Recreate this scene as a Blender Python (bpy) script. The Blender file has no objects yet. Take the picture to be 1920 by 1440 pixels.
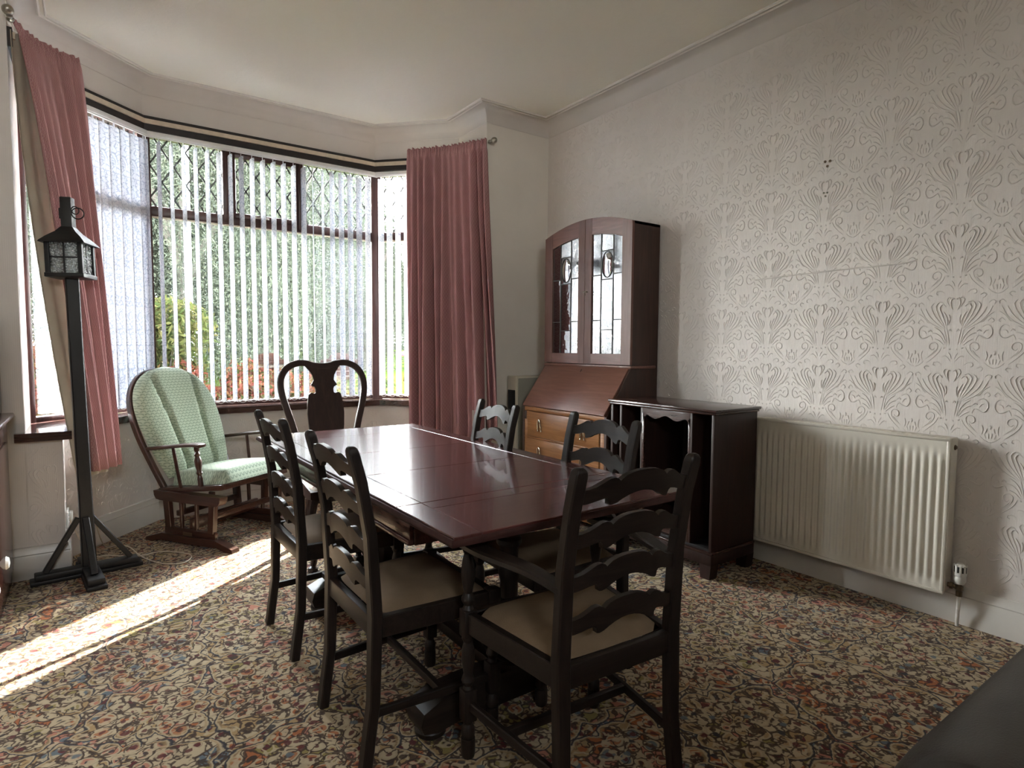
import bpy, bmesh, math, random
import numpy as np
from mathutils import Vector, Matrix, Euler
random.seed(7)
R = math.radians
PI = math.pi
scn = bpy.context.scene
COL = scn.collection

# ------------------------------------------------------------------ camera
CAM_H = 1.25
cam_d = bpy.data.cameras.new('camera')
cam = bpy.data.objects.new('camera', cam_d)
COL.objects.link(cam)
cam_d.sensor_width = 36.0
cam_d.lens = 1118.5 / 1920 * 36.0
cam_d.clip_start = 0.02
cam_d.clip_end = 300
yaw, pitch, roll = 0.61754, 0.06281, 0.005987
f = Vector((math.sin(yaw)*math.cos(pitch), math.cos(yaw)*math.cos(pitch), -math.sin(pitch)))
r = Vector((math.cos(yaw), -math.sin(yaw), 0))
u = r.cross(f)
r2 = math.cos(roll)*r + math.sin(roll)*u
u2 = -math.sin(roll)*r + math.cos(roll)*u
m = Matrix((r2, u2, -f)).transposed().to_4x4()
m.translation = Vector((0, 0, CAM_H))
cam.matrix_world = m
scn.camera = cam

# ------------------------------------------------------------------ world, sun, exposure
SUN_AZ = math.atan2(0.792, 0.61)
SUN_EL = R(29.5)
w = bpy.data.worlds.new('sky')
scn.world = w
w.use_nodes = True
nt = w.node_tree
nt.nodes.clear()
wo = nt.nodes.new('ShaderNodeOutputWorld')
bg = nt.nodes.new('ShaderNodeBackground')
tc = nt.nodes.new('ShaderNodeTexCoord')
sp = nt.nodes.new('ShaderNodeSeparateXYZ')
rp = nt.nodes.new('ShaderNodeValToRGB')
rp.color_ramp.elements[0].position = 0.0
rp.color_ramp.elements[0].color = (1.0, 0.98, 0.955, 1)
rp.color_ramp.elements[1].position = 0.7
rp.color_ramp.elements[1].color = (0.86, 0.91, 1.0, 1)
nt.links.new(tc.outputs['Generated'], sp.inputs[0])
nt.links.new(sp.outputs['Z'], rp.inputs[0])
nt.links.new(rp.outputs[0], bg.inputs[0])
nt.links.new(bg.outputs[0], wo.inputs[0])
bg.inputs[1].default_value = 4.2

sun_d = bpy.data.lights.new('sun', 'SUN')
sun = bpy.data.objects.new('sun', sun_d)
COL.objects.link(sun)
sun_d.energy = 2.5
sun_d.angle = R(0.6)
sun_d.color = (1.0, 0.93, 0.82)
to_sun = Vector((math.sin(SUN_AZ)*math.cos(SUN_EL), math.cos(SUN_AZ)*math.cos(SUN_EL), math.sin(SUN_EL)))
sun.rotation_euler = to_sun.to_track_quat('Z', 'Y').to_euler()

scn.view_settings.view_transform = 'Standard'
scn.view_settings.look = 'None'
scn.view_settings.gamma = 1.0
scn.view_settings.use_curve_mapping = False
scn.view_settings.exposure = 4.95
scn.cycles.max_bounces = 14
scn.cycles.diffuse_bounces = 7
scn.cycles.glossy_bounces = 4
scn.cycles.transmission_bounces = 8
scn.cycles.transparent_max_bounces = 24
scn.cycles.sample_clamp_indirect = 8.0
scn.cycles.caustics_reflective = False
scn.cycles.caustics_refractive = False

# ------------------------------------------------------------------ room dimensions (metres)
W = 3.217           # right wall
YF = 4.02           # front wall either side of the bay
H = 3.10            # ceiling
XL = -0.80          # left wall
YB = -1.80          # back wall
UP = [(-0.285, 4.02), (-0.285, 4.43), (0.36, 5.0), (2.08, 5.0), (2.60, 4.45), (2.60, 4.02)]      # bay above the sill
LO = [(-0.13, 4.02), (-0.13, 4.31), (0.37, 4.885), (2.06, 4.885), (2.50, 4.36), (2.50, 4.02)]    # bay below the sill
SILL_T, SILL_B = 0.783, 0.738
HEAD = 2.745

# sky light comes in through the three bay openings: portals only guide the sampling
def portal(a, b, z0, z1):
    ld = bpy.data.lights.new('window_portal', 'AREA')
    lo = bpy.data.objects.new('window_portal', ld)
    COL.objects.link(lo)
    ld.shape = 'RECTANGLE'
    a, b = Vector(a), Vector(b)
    d = b - a
    ld.size = d.length
    ld.size_y = z1 - z0
    n = Vector((d.y, -d.x, 0)).normalized()       # into the room
    c = (a + b) / 2
    lo.location = (c.x, c.y, (z0 + z1) / 2)
    lo.rotation_euler = (-n).to_track_quat('Z', 'Y').to_euler()
    ld.cycles.is_portal = True
for i in (1, 2, 3):
    p0, p1 = Vector(UP[i]), Vector(UP[i+1])
    d = (p1 - p0).normalized()
    n = Vector((-d.y, d.x))
    portal(p0 + n*0.12, p1 + n*0.12, SILL_T, HEAD)
portal((0.20, -1.9), (-0.72, -1.9), 2.25, 2.52)        # assumed fill-light window, added in the unseen back wall

# ================================================================== helpers
def bmnew():
    return bmesh.new()

def finish(bm, name, angle=35):
    me = bpy.data.meshes.new(name)
    bm.normal_update()
    bm.to_mesh(me)
    bm.free()
    n = len(me.polygons)
    if n:
        me.polygons.foreach_set('use_smooth', [True]*n)
        me.set_sharp_from_angle(angle=R(angle))
    return me

def obj(name, bm, mat=None, parent=None, angle=35):
    me = finish(bm, name, angle) if isinstance(bm, bmesh.types.BMesh) else bm
    o = bpy.data.objects.new(name, me)
    COL.objects.link(o)
    if mat is not None and not me.materials:
        for x in (mat if isinstance(mat, (list, tuple)) else [mat]):
            me.materials.append(x)
    if parent is not None:
        o.parent = parent
    return o

def tag(o, label=None, cat=None, group=None, kind=None):
    if label: o['label'] = label
    if cat: o['category'] = cat
    if group: o['group'] = group
    if kind: o['kind'] = kind
    return o

def thing(name, label, cat, loc=(0, 0, 0), rz=0, group=None):
    o = bpy.data.objects.new(name, None)
    COL.objects.link(o)
    o.empty_display_size = 0.1
    o.location = loc
    o.rotation_euler = (0, 0, rz)
    return tag(o, label, cat, group)

def struct(name, bm, mat, parent=None, label=None):
    o = obj(name, bm, mat, parent)
    if parent is None:
        o['kind'] = 'structure'
    if label: o['label'] = label
    return o

def dup(root, loc, rz=0, label=None, group=None):
    rr = root.copy(); COL.objects.link(rr)
    rr.location = loc; rr.rotation_euler = (0, 0, rz)
    if label: rr['label'] = label
    if group: rr['group'] = group
    for ch in list(root.children):
        c = ch.copy(); COL.objects.link(c); c.parent = rr
        for g in list(ch.children):
            d = g.copy(); COL.objects.link(d); d.parent = c
    return rr

def box(bm, lo, hi, bev=0.0, M=None, seg=2):
    lo, hi = Vector(lo), Vector(hi)
    g = bmesh.ops.create_cube(bm, size=1.0)
    vs = g['verts']
    s, c = hi - lo, (lo + hi)/2
    for v in vs:
        v.co = Vector((v.co.x*s.x + c.x, v.co.y*s.y + c.y, v.co.z*s.z + c.z))
    if bev > 0:
        es = list({e for v in vs for e in v.link_edges})
        rb = bmesh.ops.bevel(bm, geom=es, offset=min(bev, min(abs(s.x), abs(s.y), abs(s.z))*0.45), segments=seg, profile=0.5, affect='EDGES')
        vs = list({v for fc in rb['faces'] for v in fc.verts} | {v for v in vs if v.is_valid})
    if M is not None:
        bmesh.ops.transform(bm, matrix=M, verts=vs)
    return vs

def frame_for(d, up=Vector((0, 0, 1))):
    d = d.normalized()
    if abs(d.dot(up)) > 0.98:
        up = Vector((0, 1, 0))
    a = d.cross(up).normalized()
    b = a.cross(d).normalized()
    return a, b

def sweep(bm, path, section, scale=None, cap=True, up=Vector((0, 0, 1)), closed=False):
    """section: list of 2D (a,b) points swept along a 3D path, mitred; scale: per-point factor or (sa,sb)"""
    path = [Vector(p) for p in path]
    n = len(path)
    rings = []
    for i, p in enumerate(path):
        if closed:
            t = path[(i+1) % n] - path[i-1]
            d1 = (p - path[i-1]).normalized()
        else:
            t = path[min(i+1, n-1)] - path[max(i-1, 0)]
            d1 = (p - path[i-1]).normalized() if i > 0 else (path[1] - p).normalized()
        t = t.normalized()
        a, b = frame_for(t, up)
        cs = max(0.35, abs(t.dot(d1)))
        sc = 1.0 if scale is None else scale[i]
        sa, sb = sc if isinstance(sc, (tuple, list)) else (sc, sc)
        mit = (1/cs) if len(section) and scale is None else 1.0
        ring = [bm.verts.new(p + a*(q[0]*sa*mit) + b*(q[1]*sb)) for q in section]
        rings.append(ring)
    k = len(section)
    m_ = n if closed else n-1
    for i in range(m_):
        A, B = rings[i], rings[(i+1) % n]
        for j in range(k):
            bm.faces.new((A[j], A[(j+1) % k], B[(j+1) % k], B[j]))
    if cap and not closed:
        bm.faces.new(list(reversed(rings[0])))
        bm.faces.new(rings[-1])
    return rings

def circ(rad, n=10, ry=None):
    ry = rad if ry is None else ry
    return [(rad*math.cos(2*PI*i/n), ry*math.sin(2*PI*i/n)) for i in range(n)]

def rect(a, b, ch=0.0):
    if ch <= 0:
        return [(-a, -b), (a, -b), (a, b), (-a, b)]
    return [(-a+ch, -b), (a-ch, -b), (a, -b+ch), (a, b-ch), (a-ch, b), (-a+ch, b), (-a, b-ch), (-a, -b+ch)]

def tube(bm, path, rad, n=8, cap=True):
    sc = None if not isinstance(rad, (list, tuple)) else list(rad)
    if sc is None:
        return sweep(bm, path, circ(rad, n), scale=[1.0]*len(path), cap=cap)
    return sweep(bm, path, circ(1.0, n), scale=sc, cap=cap)

def lathe(bm, prof, n=16, c=(0, 0, 0), M=None):
    """prof: list of (radius, z)"""
    c = Vector(c)
    rings = []
    new = []
    for rr, z in prof:
        if rr < 1e-5:
            v = bm.verts.new(c + Vector((0, 0, z))); rings.append([v]); new.append(v)
        else:
            ring = [bm.verts.new(c + Vector((rr*math.cos(2*PI*i/n), rr*math.sin(2*PI*i/n), z))) for i in range(n)]
            rings.append(ring); new += ring
    for A, B in zip(rings[:-1], rings[1:]):
        if len(A) == 1 and len(B) == 1: continue
        for i in range(n):
            j = (i+1) % n
            if len(A) == 1: bm.faces.new((A[0], B[j], B[i]))
            elif len(B) == 1: bm.faces.new((A[i], A[j], B[0]))
            else: bm.faces.new((A[i], A[j], B[j], B[i]))
    if len(rings[0]) > 1: bm.faces.new(list(reversed(rings[0])))
    if len(rings[-1]) > 1: bm.faces.new(rings[-1])
    if M is not None:
        bmesh.ops.transform(bm, matrix=M, verts=new)
    return new

def prism(bm, pts, d0, d1, axes='xz', bend=None, M=None):
    """extrude a 2D polygon; axes gives the two polygon axes, the third is the depth"""
    def P(a, b, d):
        if axes == 'xz': v = Vector((a, d, b))
        elif axes == 'yz': v = Vector((d, a, b))
        else: v = Vector((a, b, d))
        return bend(v) if bend else v
    A = [bm.verts.new(P(a, b, d0)) for a, b in pts]
    B = [bm.verts.new(P(a, b, d1)) for a, b in pts]
    n = len(pts)
    try:
        fs = [bm.faces.new(A), bm.faces.new(list(reversed(B)))]
        for i in range(n):
            bm.faces.new((A[(i+1) % n], A[i], B[i], B[(i+1) % n]))
    except ValueError:
        fs = []
    for f_ in fs: f_.normal_update()
    if n > 4 and fs:
        bmesh.ops.triangulate(bm, faces=fs)
    if M is not None:
        bmesh.ops.transform(bm, matrix=M, verts=A+B)
    return A + B

def strip_prism(bm, top, bot, d0, d1, fn):
    """solid between two matching polylines (lists of (a,z)), depth d0..d1; fn maps (a,d,z)->Vector"""
    n = len(top)
    g = [[[bm.verts.new(fn(p[0], d, p[1])) for p in line] for line in (top, bot)] for d in (d0, d1)]
    for k in range(2):
        T, B = g[k]
        for i in range(n-1):
            q = (T[i], T[i+1], B[i+1], B[i])
            bm.faces.new(q if k == 1 else tuple(reversed(q)))
    for i in range(n-1):
        bm.faces.new((g[0][0][i], g[0][0][i+1], g[1][0][i+1], g[1][0][i]))
        bm.faces.new((g[0][1][i+1], g[0][1][i], g[1][1][i], g[1][1][i+1]))
    for i in (0, n-1):
        q = (g[0][0][i], g[1][0][i], g[1][1][i], g[0][1][i])
        bm.faces.new(q if i == 0 else tuple(reversed(q)))

def smooth_path(pts, k=6):
    """Catmull-Rom through 3D points"""
    P = [Vector(p) for p in pts]
    out = []
    for i in range(len(P)-1):
        p0 = P[max(i-1, 0)]; p1 = P[i]; p2 = P[i+1]; p3 = P[min(i+2, len(P)-1)]
        for j in range(k):
            t = j/k
            out.append(0.5*((2*p1) + (p2-p0)*t + (2*p0-5*p1+4*p2-p3)*t*t + (3*p1-p0-3*p2+p3)*t**3))
    out.append(P[-1])
    return out

def offset_poly(pts, d, closed=False):
    """offset a 2D polyline to its left by d"""
    P = [Vector(p) for p in pts]
    n = len(P)
    out = []
    for i in range(n):
        a = P[i-1] if (i > 0 or closed) else None
        b = P[(i+1) % n] if (i < n-1 or closed) else None
        def nn(x, y):
            t = (y-x).normalized(); return Vector((-t.y, t.x))
        if a is None: nrm = nn(P[i], b); out.append(P[i]+nrm*d); continue
        if b is None: nrm = nn(a, P[i]); out.append(P[i]+nrm*d); continue
        n1, n2 = nn(a, P[i]), nn(P[i], b)
        h = (n1+n2).normalized()
        out.append(P[i] + h*(d/max(0.3, h.dot(n1))))
    return out

def wall_strip(bm, pts, z0, z1, thick, closed=False):
    """vertical wall along a 2D polyline, thickness to the right of travel (outside)"""
    q = offset_poly(pts, -thick, closed)
    P = [Vector(p) for p in pts]
    n = len(P)
    A = [bm.verts.new((p.x, p.y, z0)) for p in P]; B = [bm.verts.new((p.x, p.y, z1)) for p in P]
    C = [bm.verts.new((p.x, p.y, z0)) for p in q]; D = [bm.verts.new((p.x, p.y, z1)) for p in q]
    for i in range(n if closed else n-1):
        j = (i+1) % n
        bm.faces.new((A[i], A[j], B[j], B[i])); bm.faces.new((C[j], C[i], D[i], D[j]))
        bm.faces.new((B[i], B[j], D[j], D[i])); bm.faces.new((A[j], A[i], C[i], C[j]))
    if not closed:
        bm.faces.new((A[0], B[0], D[0], C[0])); bm.faces.new((A[-1], C[-1], D[-1], B[-1]))

# ================================================================== materials
class NT:
    def __init__(s, name):
        s.m = bpy.data.materials.new(name); s.m.use_nodes = True
        s.t = s.m.node_tree; s.t.nodes.clear()
        s.out = s.n('ShaderNodeOutputMaterial')
    def n(s, kind, **kw):
        x = s.t.nodes.new(kind)
        for k, v in kw.items(): setattr(x, k, v)
        return x
    def l(s, a, b): s.t.links.new(a, b)
    def set(s, node, **kw):
        for k, v in kw.items(): node.inputs[k.replace('_', ' ')].default_value = v
        return node
    def math(s, op, a, b=None, c=None):
        x = s.n('ShaderNodeMath', operation=op)
        for i, v in enumerate((a, b, c)):
            if v is None: continue
            if isinstance(v, (int, float)): x.inputs[i].default_value = v
            else: s.l(v, x.inputs[i])
        return x.outputs[0]
    def coords(s, scale=(1, 1, 1), kind='Object', rot=(0, 0, 0)):
        tc = s.n('ShaderNodeTexCoord'); mp = s.n('ShaderNodeMapping')
        mp.inputs['Scale'].default_value = scale
        mp.inputs['Rotation'].default_value = rot
        s.l(tc.outputs[kind], mp.inputs[0]); return mp.outputs[0]
    def noise(s, vec, scale, detail=3, rough=0.55, dist=0.0):
        x = s.n('ShaderNodeTexNoise'); s.l(vec, x.inputs['Vector'])
        x.inputs['Scale'].default_value = scale; x.inputs['Detail'].default_value = detail
        x.inputs['Roughness'].default_value = rough; x.inputs['Distortion'].default_value = dist
        return x
    def ramp(s, fac, stops, interp='LINEAR'):
        x = s.n('ShaderNodeValToRGB'); cr = x.color_ramp; cr.interpolation = interp
        while len(cr.elements) < len(stops): cr.elements.new(0.5)
        for e, (p, c) in zip(cr.elements, stops):
            e.position = p; e.color = (*c, 1) if len(c) == 3 else c
        s.l(fac, x.inputs[0]); return x.outputs[0]
    def mix(s, fac, a, b, blend='MIX'):
        x = s.n('ShaderNodeMix', data_type='RGBA', blend_type=blend)
        for sock, v in ((x.inputs[0], fac), (x.inputs[6], a), (x.inputs[7], b)):
            if isinstance(v, (int, float)): sock.default_value = v
            elif isinstance(v, (tuple, list)): sock.default_value = (*v, 1) if len(v) == 3 else v
            else: s.l(v, sock)
        return x.outputs[2]
    def bump(s, h, strength=0.3, dist=0.01, prev=None):
        x = s.n('ShaderNodeBump'); x.inputs['Strength'].default_value = strength; x.inputs['Distance'].default_value = dist
        s.l(h, x.inputs['Height'])
        if prev is not None: s.l(prev, x.inputs['Normal'])
        return x.outputs[0]
    def bsdf(s, color, rough=0.5, normal=None, metal=0.0, spec=0.5, coat=0.0, sheen=0.0):
        x = s.n('ShaderNodeBsdfPrincipled')
        for k, v in (('Base Color', color), ('Roughness', rough), ('Metallic', metal), ('Specular IOR Level', spec), ('Coat Weight', coat), ('Sheen Weight', sheen)):
            if isinstance(v, (tuple, list)): x.inputs[k].default_value = (*v, 1) if len(v) == 3 else v
            elif isinstance(v, (int, float)): x.inputs[k].default_value = v
            else: s.l(v, x.inputs[k])
        if normal is not None: s.l(normal, x.inputs['Normal'])
        return x.outputs[0]
    def done(s, shader):
        s.l(shader, s.out.inputs[0]); return s.m

def plain(name, col, rough=0.5, metal=0.0, spec=0.5, var=0.08, vs=6.0, bump=0.0, bs=80.0, coat=0.0):
    t = NT(name); v = t.coords()
    n = t.noise(v, vs, 4)
    lo = tuple(c*(1-var) for c in col); hi = tuple(min(1, c*(1+var)) for c in col)
    c = t.ramp(n.outputs[0], [(0.3, lo), (0.7, hi)])
    nb = None
    if bump > 0:
        nb = t.bump(t.noise(v, bs, 3).outputs[0], bump, 0.004)
    return t.done(t.bsdf(c, rough, nb, metal, spec, coat))

def wood(name, dark, mid, light, axis='z', rough=0.35, scale=1.0, coat=0.0, grain=1.0, bump=0.12, spec=0.5):
    t = NT(name)
    st = {'x': (1.2, 16, 16), 'y': (16, 1.2, 16), 'z': (16, 16, 1.2)}[axis]
    v = t.coords(tuple(a*scale for a in st))
    n1 = t.noise(v, 2.2, 6, 0.62, 1.2)
    st2 = {'x': (3, 120, 120), 'y': (120, 3, 120), 'z': (120, 120, 3)}[axis]
    v2 = t.coords(tuple(a*scale for a in st2))
    n2 = t.noise(v2, 1.6, 3, 0.6)
    c = t.ramp(n1.outputs[0], [(0.28, dark), (0.5, mid), (0.74, light)])
    c2 = t.mix(t.math('MULTIPLY', t.ramp(n2.outputs[0], [(0.42, (0, 0, 0)), (0.62, (1, 1, 1))]), 0.35*grain), c, dark)
    nb = t.bump(n2.outputs[0], bump, 0.002)
    rg = t.math('MULTIPLY_ADD', n1.outputs[0], 0.14, rough-0.07)
    return t.done(t.bsdf(c2, rg, nb, 0, spec, coat))

def fabric_mix(name, col_socket_fn, transl=0.35, tcol=None, rough=0.9):
    t = NT(name)
    col, nb = col_socket_fn(t)
    d = t.n('ShaderNodeBsdfDiffuse'); tr = t.n('ShaderNodeBsdfTranslucent'); mx = t.n('ShaderNodeMixShader')
    t.l(col, d.inputs[0])
    if tcol is None: t.l(col, tr.inputs[0])
    else: tr.inputs[0].default_value = (*tcol, 1)
    if nb is not None: t.l(nb, d.inputs['Normal'])
    mx.inputs[0].default_value = transl
    t.l(d.outputs[0], mx.inputs[1]); t.l(tr.outputs[0], mx.inputs[2])
    return t.done(mx.outputs[0])

MAT = {}
# plaster / paint -----------------------------------------------------
def make_wallpaper():
    t = NT('wallpaper_cream')
    v = t.coords()
    n = t.noise(v, 1.3, 3)
    c = t.ramp(n.outputs[0], [(0.35, (0.695, 0.65, 0.615)), (0.65, (0.745, 0.70, 0.665))])
    sep = t.n('ShaderNodeSeparateXYZ'); t.l(v, sep.inputs[0])
    s_ = t.math('ADD', sep.outputs[0], sep.outputs[1])
    rib = t.math('SINE', t.math('MULTIPLY', s_, 2*PI/0.0085))
    h = t.math('ADD', t.math('MULTIPLY', rib, 0.5), t.noise(v, 60, 3).outputs[0])
    return t.done(t.bsdf(c, 0.55, t.bump(h, 0.12, 0.002), 0, 0.35))
MAT['paper'] = make_wallpaper()
MAT['relief'] = plain('wallpaper_relief', (0.72, 0.675, 0.64), 0.5, var=0.03, spec=0.4)
MAT['plaster'] = plain('plaster_cream', (0.76, 0.72, 0.66), 0.75, var=0.05, vs=2.0, bump=0.1, bs=25, spec=0.25)
MAT['cove'] = plain('cove_white', (0.66, 0.62, 0.58), 0.7, var=0.04, vs=2.5, bump=0.05, bs=30, spec=0.25)
MAT['bead'] = plain('cove_bead_white', (0.74, 0.70, 0.65), 0.6, var=0.03)
def make_ceiling():
    t = NT('ceiling_paint'); v = t.coords()
    n = t.noise(v, 0.7, 2)
    c = t.ramp(n.outputs[0], [(0.3, (0.81, 0.775, 0.675)), (0.7, (0.86, 0.825, 0.735))])
    vo = t.n('ShaderNodeTexVoronoi'); t.l(v, vo.inputs['Vector']); vo.inputs['Scale'].default_value = 3.1
    blob = t.ramp(vo.outputs['Distance'], [(0.0, (1, 1, 1)), (0.06, (0, 0, 0))])
    h = t.math('ADD', t.noise(v, 26, 4, 0.65).outputs[0], t.math('MULTIPLY', blob, 0.6))
    return t.done(t.bsdf(c, 0.8, t.bump(h, 0.3, 0.006), 0, 0.2))
MAT['ceiling'] = make_ceiling()
MAT['gloss_white'] = plain('white_gloss_paint', (0.66, 0.63, 0.585), 0.32, var=0.04, vs=3)
MAT['radiator'] = plain('radiator_cream_enamel', (0.68, 0.64, 0.56), 0.35, var=0.03, vs=3)
MAT['white_plastic'] = plain('white_plastic', (0.78, 0.77, 0.74), 0.35, var=0.02)
MAT['black_plastic'] = plain('black_plastic', (0.012, 0.012, 0.013), 0.45)
MAT['brass_dark'] = plain('aged_metal', (0.16, 0.12, 0.08), 0.4, metal=0.8)
MAT['chrome'] = plain('polished_metal', (0.62, 0.58, 0.50), 0.22, metal=1.0)
MAT['steel'] = plain('antique_silver', (0.42, 0.40, 0.35), 0.3, metal=1.0)
MAT['cream_plastic'] = plain('cream_plastic', (0.62, 0.53, 0.41), 0.5, var=0.1, vs=20)
MAT['cream_enamel'] = plain('cream_enamel', (0.60, 0.55, 0.45), 0.4, var=0.03)
MAT['grey_enamel'] = plain('sage_grey_enamel', (0.33, 0.32, 0.27), 0.4, var=0.03)
MAT['pelmet'] = plain('pelmet_dark_paint', (0.022, 0.016, 0.016), 0.55)
MAT['headrail'] = plain('headrail_white', (0.70, 0.69, 0.68), 0.4)
# woods --------------------------------------------------------------
MAT['oak_z'] = wood('dark_oak_upright', (0.009, 0.0062, 0.0052), (0.017, 0.0112, 0.0088), (0.030, 0.0195, 0.0145), 'z', 0.42, spec=0.3)
MAT['oak_x'] = wood('dark_oak_rail', (0.009, 0.0062, 0.0052), (0.017, 0.0112, 0.0088), (0.030, 0.0195, 0.0145), 'x', 0.40, spec=0.3)
MAT['oak_y'] = wood('dark_oak_stretcher', (0.009, 0.0062, 0.0052), (0.017, 0.0112, 0.0088), (0.030, 0.0195, 0.0145), 'y', 0.42, spec=0.3)
MAT['table_x'] = wood('table_mahogany_cross', (0.060, 0.019, 0.018), (0.090, 0.030, 0.027), (0.125, 0.045, 0.040), 'x', 0.22, coat=0.25, bump=0.08)
MAT['table_y'] = wood('table_mahogany_long', (0.045, 0.017, 0.015), (0.072, 0.027, 0.023), (0.105, 0.043, 0.037), 'y', 0.24, coat=0.25, bump=0.08)
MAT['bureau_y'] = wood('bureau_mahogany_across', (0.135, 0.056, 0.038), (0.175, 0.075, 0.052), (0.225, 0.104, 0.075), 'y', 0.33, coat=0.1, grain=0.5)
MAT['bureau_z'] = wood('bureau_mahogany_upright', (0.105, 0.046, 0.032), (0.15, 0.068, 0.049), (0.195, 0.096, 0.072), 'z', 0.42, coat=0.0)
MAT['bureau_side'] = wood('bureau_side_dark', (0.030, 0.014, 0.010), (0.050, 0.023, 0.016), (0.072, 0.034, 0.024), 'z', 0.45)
MAT['drawer_oak'] = wood('drawer_golden_oak', (0.19, 0.078, 0.024), (0.31, 0.135, 0.046), (0.42, 0.20, 0.075), 'y', 0.38)
MAT['cab_z'] = wood('cabinet_mahogany_upright', (0.018, 0.009, 0.007), (0.030, 0.014, 0.011), (0.045, 0.021, 0.017), 'z', 0.45, spec=0.3)
MAT['cab_y'] = wood('cabinet_mahogany_long', (0.022, 0.010, 0.008), (0.040, 0.017, 0.013), (0.062, 0.028, 0.021), 'y', 0.25, coat=0.2)
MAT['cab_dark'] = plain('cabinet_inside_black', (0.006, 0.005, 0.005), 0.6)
MAT['anne_z'] = wood('queen_anne_mahogany', (0.016, 0.008, 0.006), (0.030, 0.014, 0.011), (0.048, 0.023, 0.018), 'z', 0.35)
MAT['rocker_x'] = wood('rocker_stained_wood', (0.026, 0.010, 0.007), (0.050, 0.020, 0.013), (0.085, 0.036, 0.024), 'y', 0.3, coat=0.15)
MAT['rocker_z'] = wood('rocker_stained_upright', (0.026, 0.010, 0.007), (0.050, 0.020, 0.013), (0.085, 0.036, 0.024), 'z', 0.3, coat=0.15)
MAT['dresser'] = wood('dresser_mahogany', (0.022, 0.008, 0.006), (0.045, 0.015, 0.010), (0.07, 0.026, 0.018), 'z', 0.25, coat=0.2)
MAT['frame'] = wood('window_frame_brown', (0.035, 0.013, 0.011), (0.062, 0.022, 0.018), (0.092, 0.034, 0.028), 'z', 0.35, grain=0.6)
MAT['sill'] = wood('sill_dark_wood', (0.030, 0.016, 0.013), (0.052, 0.027, 0.022), (0.085, 0.045, 0.037), 'x', 0.16, coat=0.8)
MAT['lamp_black'] = plain('lamp_black_wood', (0.010, 0.0095, 0.010), 0.5, var=0.25, vs=14, bump=0.3, bs=30)
MAT['lamp_iron'] = plain('lamp_black_iron', (0.009, 0.009, 0.010), 0.42, metal=0.3)
MAT['lead'] = plain('lead_came', (0.08, 0.08, 0.08), 0.5, metal=0.5)
MAT['leather'] = plain('dark_leather', (0.048, 0.043, 0.040), 0.48, var=0.1, vs=20, bump=0.25, bs=260)
MAT['porcelain'] = plain('white_porcelain', (0.8, 0.8, 0.79), 0.15)

# glass --------------------------------------------------------------
def make_glass(name, tint=(0.96, 0.98, 0.97), gloss=0.06, rough=0.0, bump=0.0, bscale=40):
    t = NT(name)
    tr = t.n('ShaderNodeBsdfTransparent'); tr.inputs[0].default_value = (*tint, 1)
    gl = t.n('ShaderNodeBsdfGlossy'); gl.inputs['Roughness'].default_value = rough
    fr = t.n('ShaderNodeFresnel'); fr.inputs[0].default_value = 1.5
    if bump > 0:
        nb = t.bump(t.noise(t.coords(), bscale, 2).outputs[0], bump, 0.01)
        t.l(nb, gl.inputs['Normal']); t.l(nb, fr.inputs['Normal'])
    mx = t.n('ShaderNodeMixShader')
    t.l(t.math('ADD', t.math('MULTIPLY', fr.outputs[0], 0.9), gloss-0.04), mx.inputs[0])
    t.l(tr.outputs[0], mx.inputs[1]); t.l(gl.outputs[0], mx.inputs[2])
    return t.done(mx.outputs[0])
MAT['glass'] = make_glass('window_glass')
MAT['cab_glass'] = make_glass('cabinet_glass', (0.30, 0.30, 0.30), 0.50, 0.02, 0.07, 16)
def make_lamp_glass():
    t = NT('hammered_lamp_glass')
    v = t.coords(); vo = t.n('ShaderNodeTexVoronoi'); t.l(v, vo.inputs['Vector']); vo.inputs['Scale'].default_value = 95
    nb = t.bump(vo.outputs['Distance'], 0.9, 0.006)
    tr = t.n('ShaderNodeBsdfTransparent'); tr.inputs[0].default_value = (.8, .82, .82, 1)
    tl = t.n('ShaderNodeBsdfTranslucent'); tl.inputs[0].default_value = (.8, .82, .82, 1); t.l(nb, tl.inputs['Normal'])
    gl = t.n('ShaderNodeBsdfGlossy'); gl.inputs['Roughness'].default_value = .15; t.l(nb, gl.inputs['Normal'])
    m1 = t.n('ShaderNodeMixShader'); t.l(t.ramp(vo.outputs['Distance'], [(.2, (.75, .75, .75)), (.55, (.25, .25, .25))]), m1.inputs[0]); t.l(tr.outputs[0], m1.inputs[1]); t.l(tl.outputs[0], m1.inputs[2])
    m2 = t.n('ShaderNodeMixShader'); m2.inputs[0].default_value = .14; t.l(m1.outputs[0], m2.inputs[1]); t.l(gl.outputs[0], m2.inputs[2])
    return t.done(m2.outputs[0])
MAT['lamp_glass'] = make_lamp_glass()

# blind vanes --------------------------------------------------------
def vane_col(t):
    v = t.coords((1, 1, 1))
    nz = t.noise(v, 26, 2)
    vv = t.n('ShaderNodeVectorMath', operation='MULTIPLY_ADD')
    t.l(nz.outputs['Color'], vv.inputs[0]); vv.inputs[1].default_value = (0.035, 0.035, 0.035); t.l(v, vv.inputs[2])
    vo = t.n('ShaderNodeTexVoronoi', feature='DISTANCE_TO_EDGE'); t.l(vv.outputs[0], vo.inputs['Vector']); vo.inputs['Scale'].default_value = 36
    k = t.ramp(vo.outputs['Distance'], [(0.07, (1, 1, 1)), (0.13, (0, 0, 0))])
    k2 = t.ramp(t.noise(v, 55, 2).outputs[0], [(0.42, (0, 0, 0)), (0.52, (1, 1, 1))])
    c = t.mix(t.math('MULTIPLY', k, k2), (0.84, 0.84, 0.85), (0.42, 0.455, 0.53))
    return c, None
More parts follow.
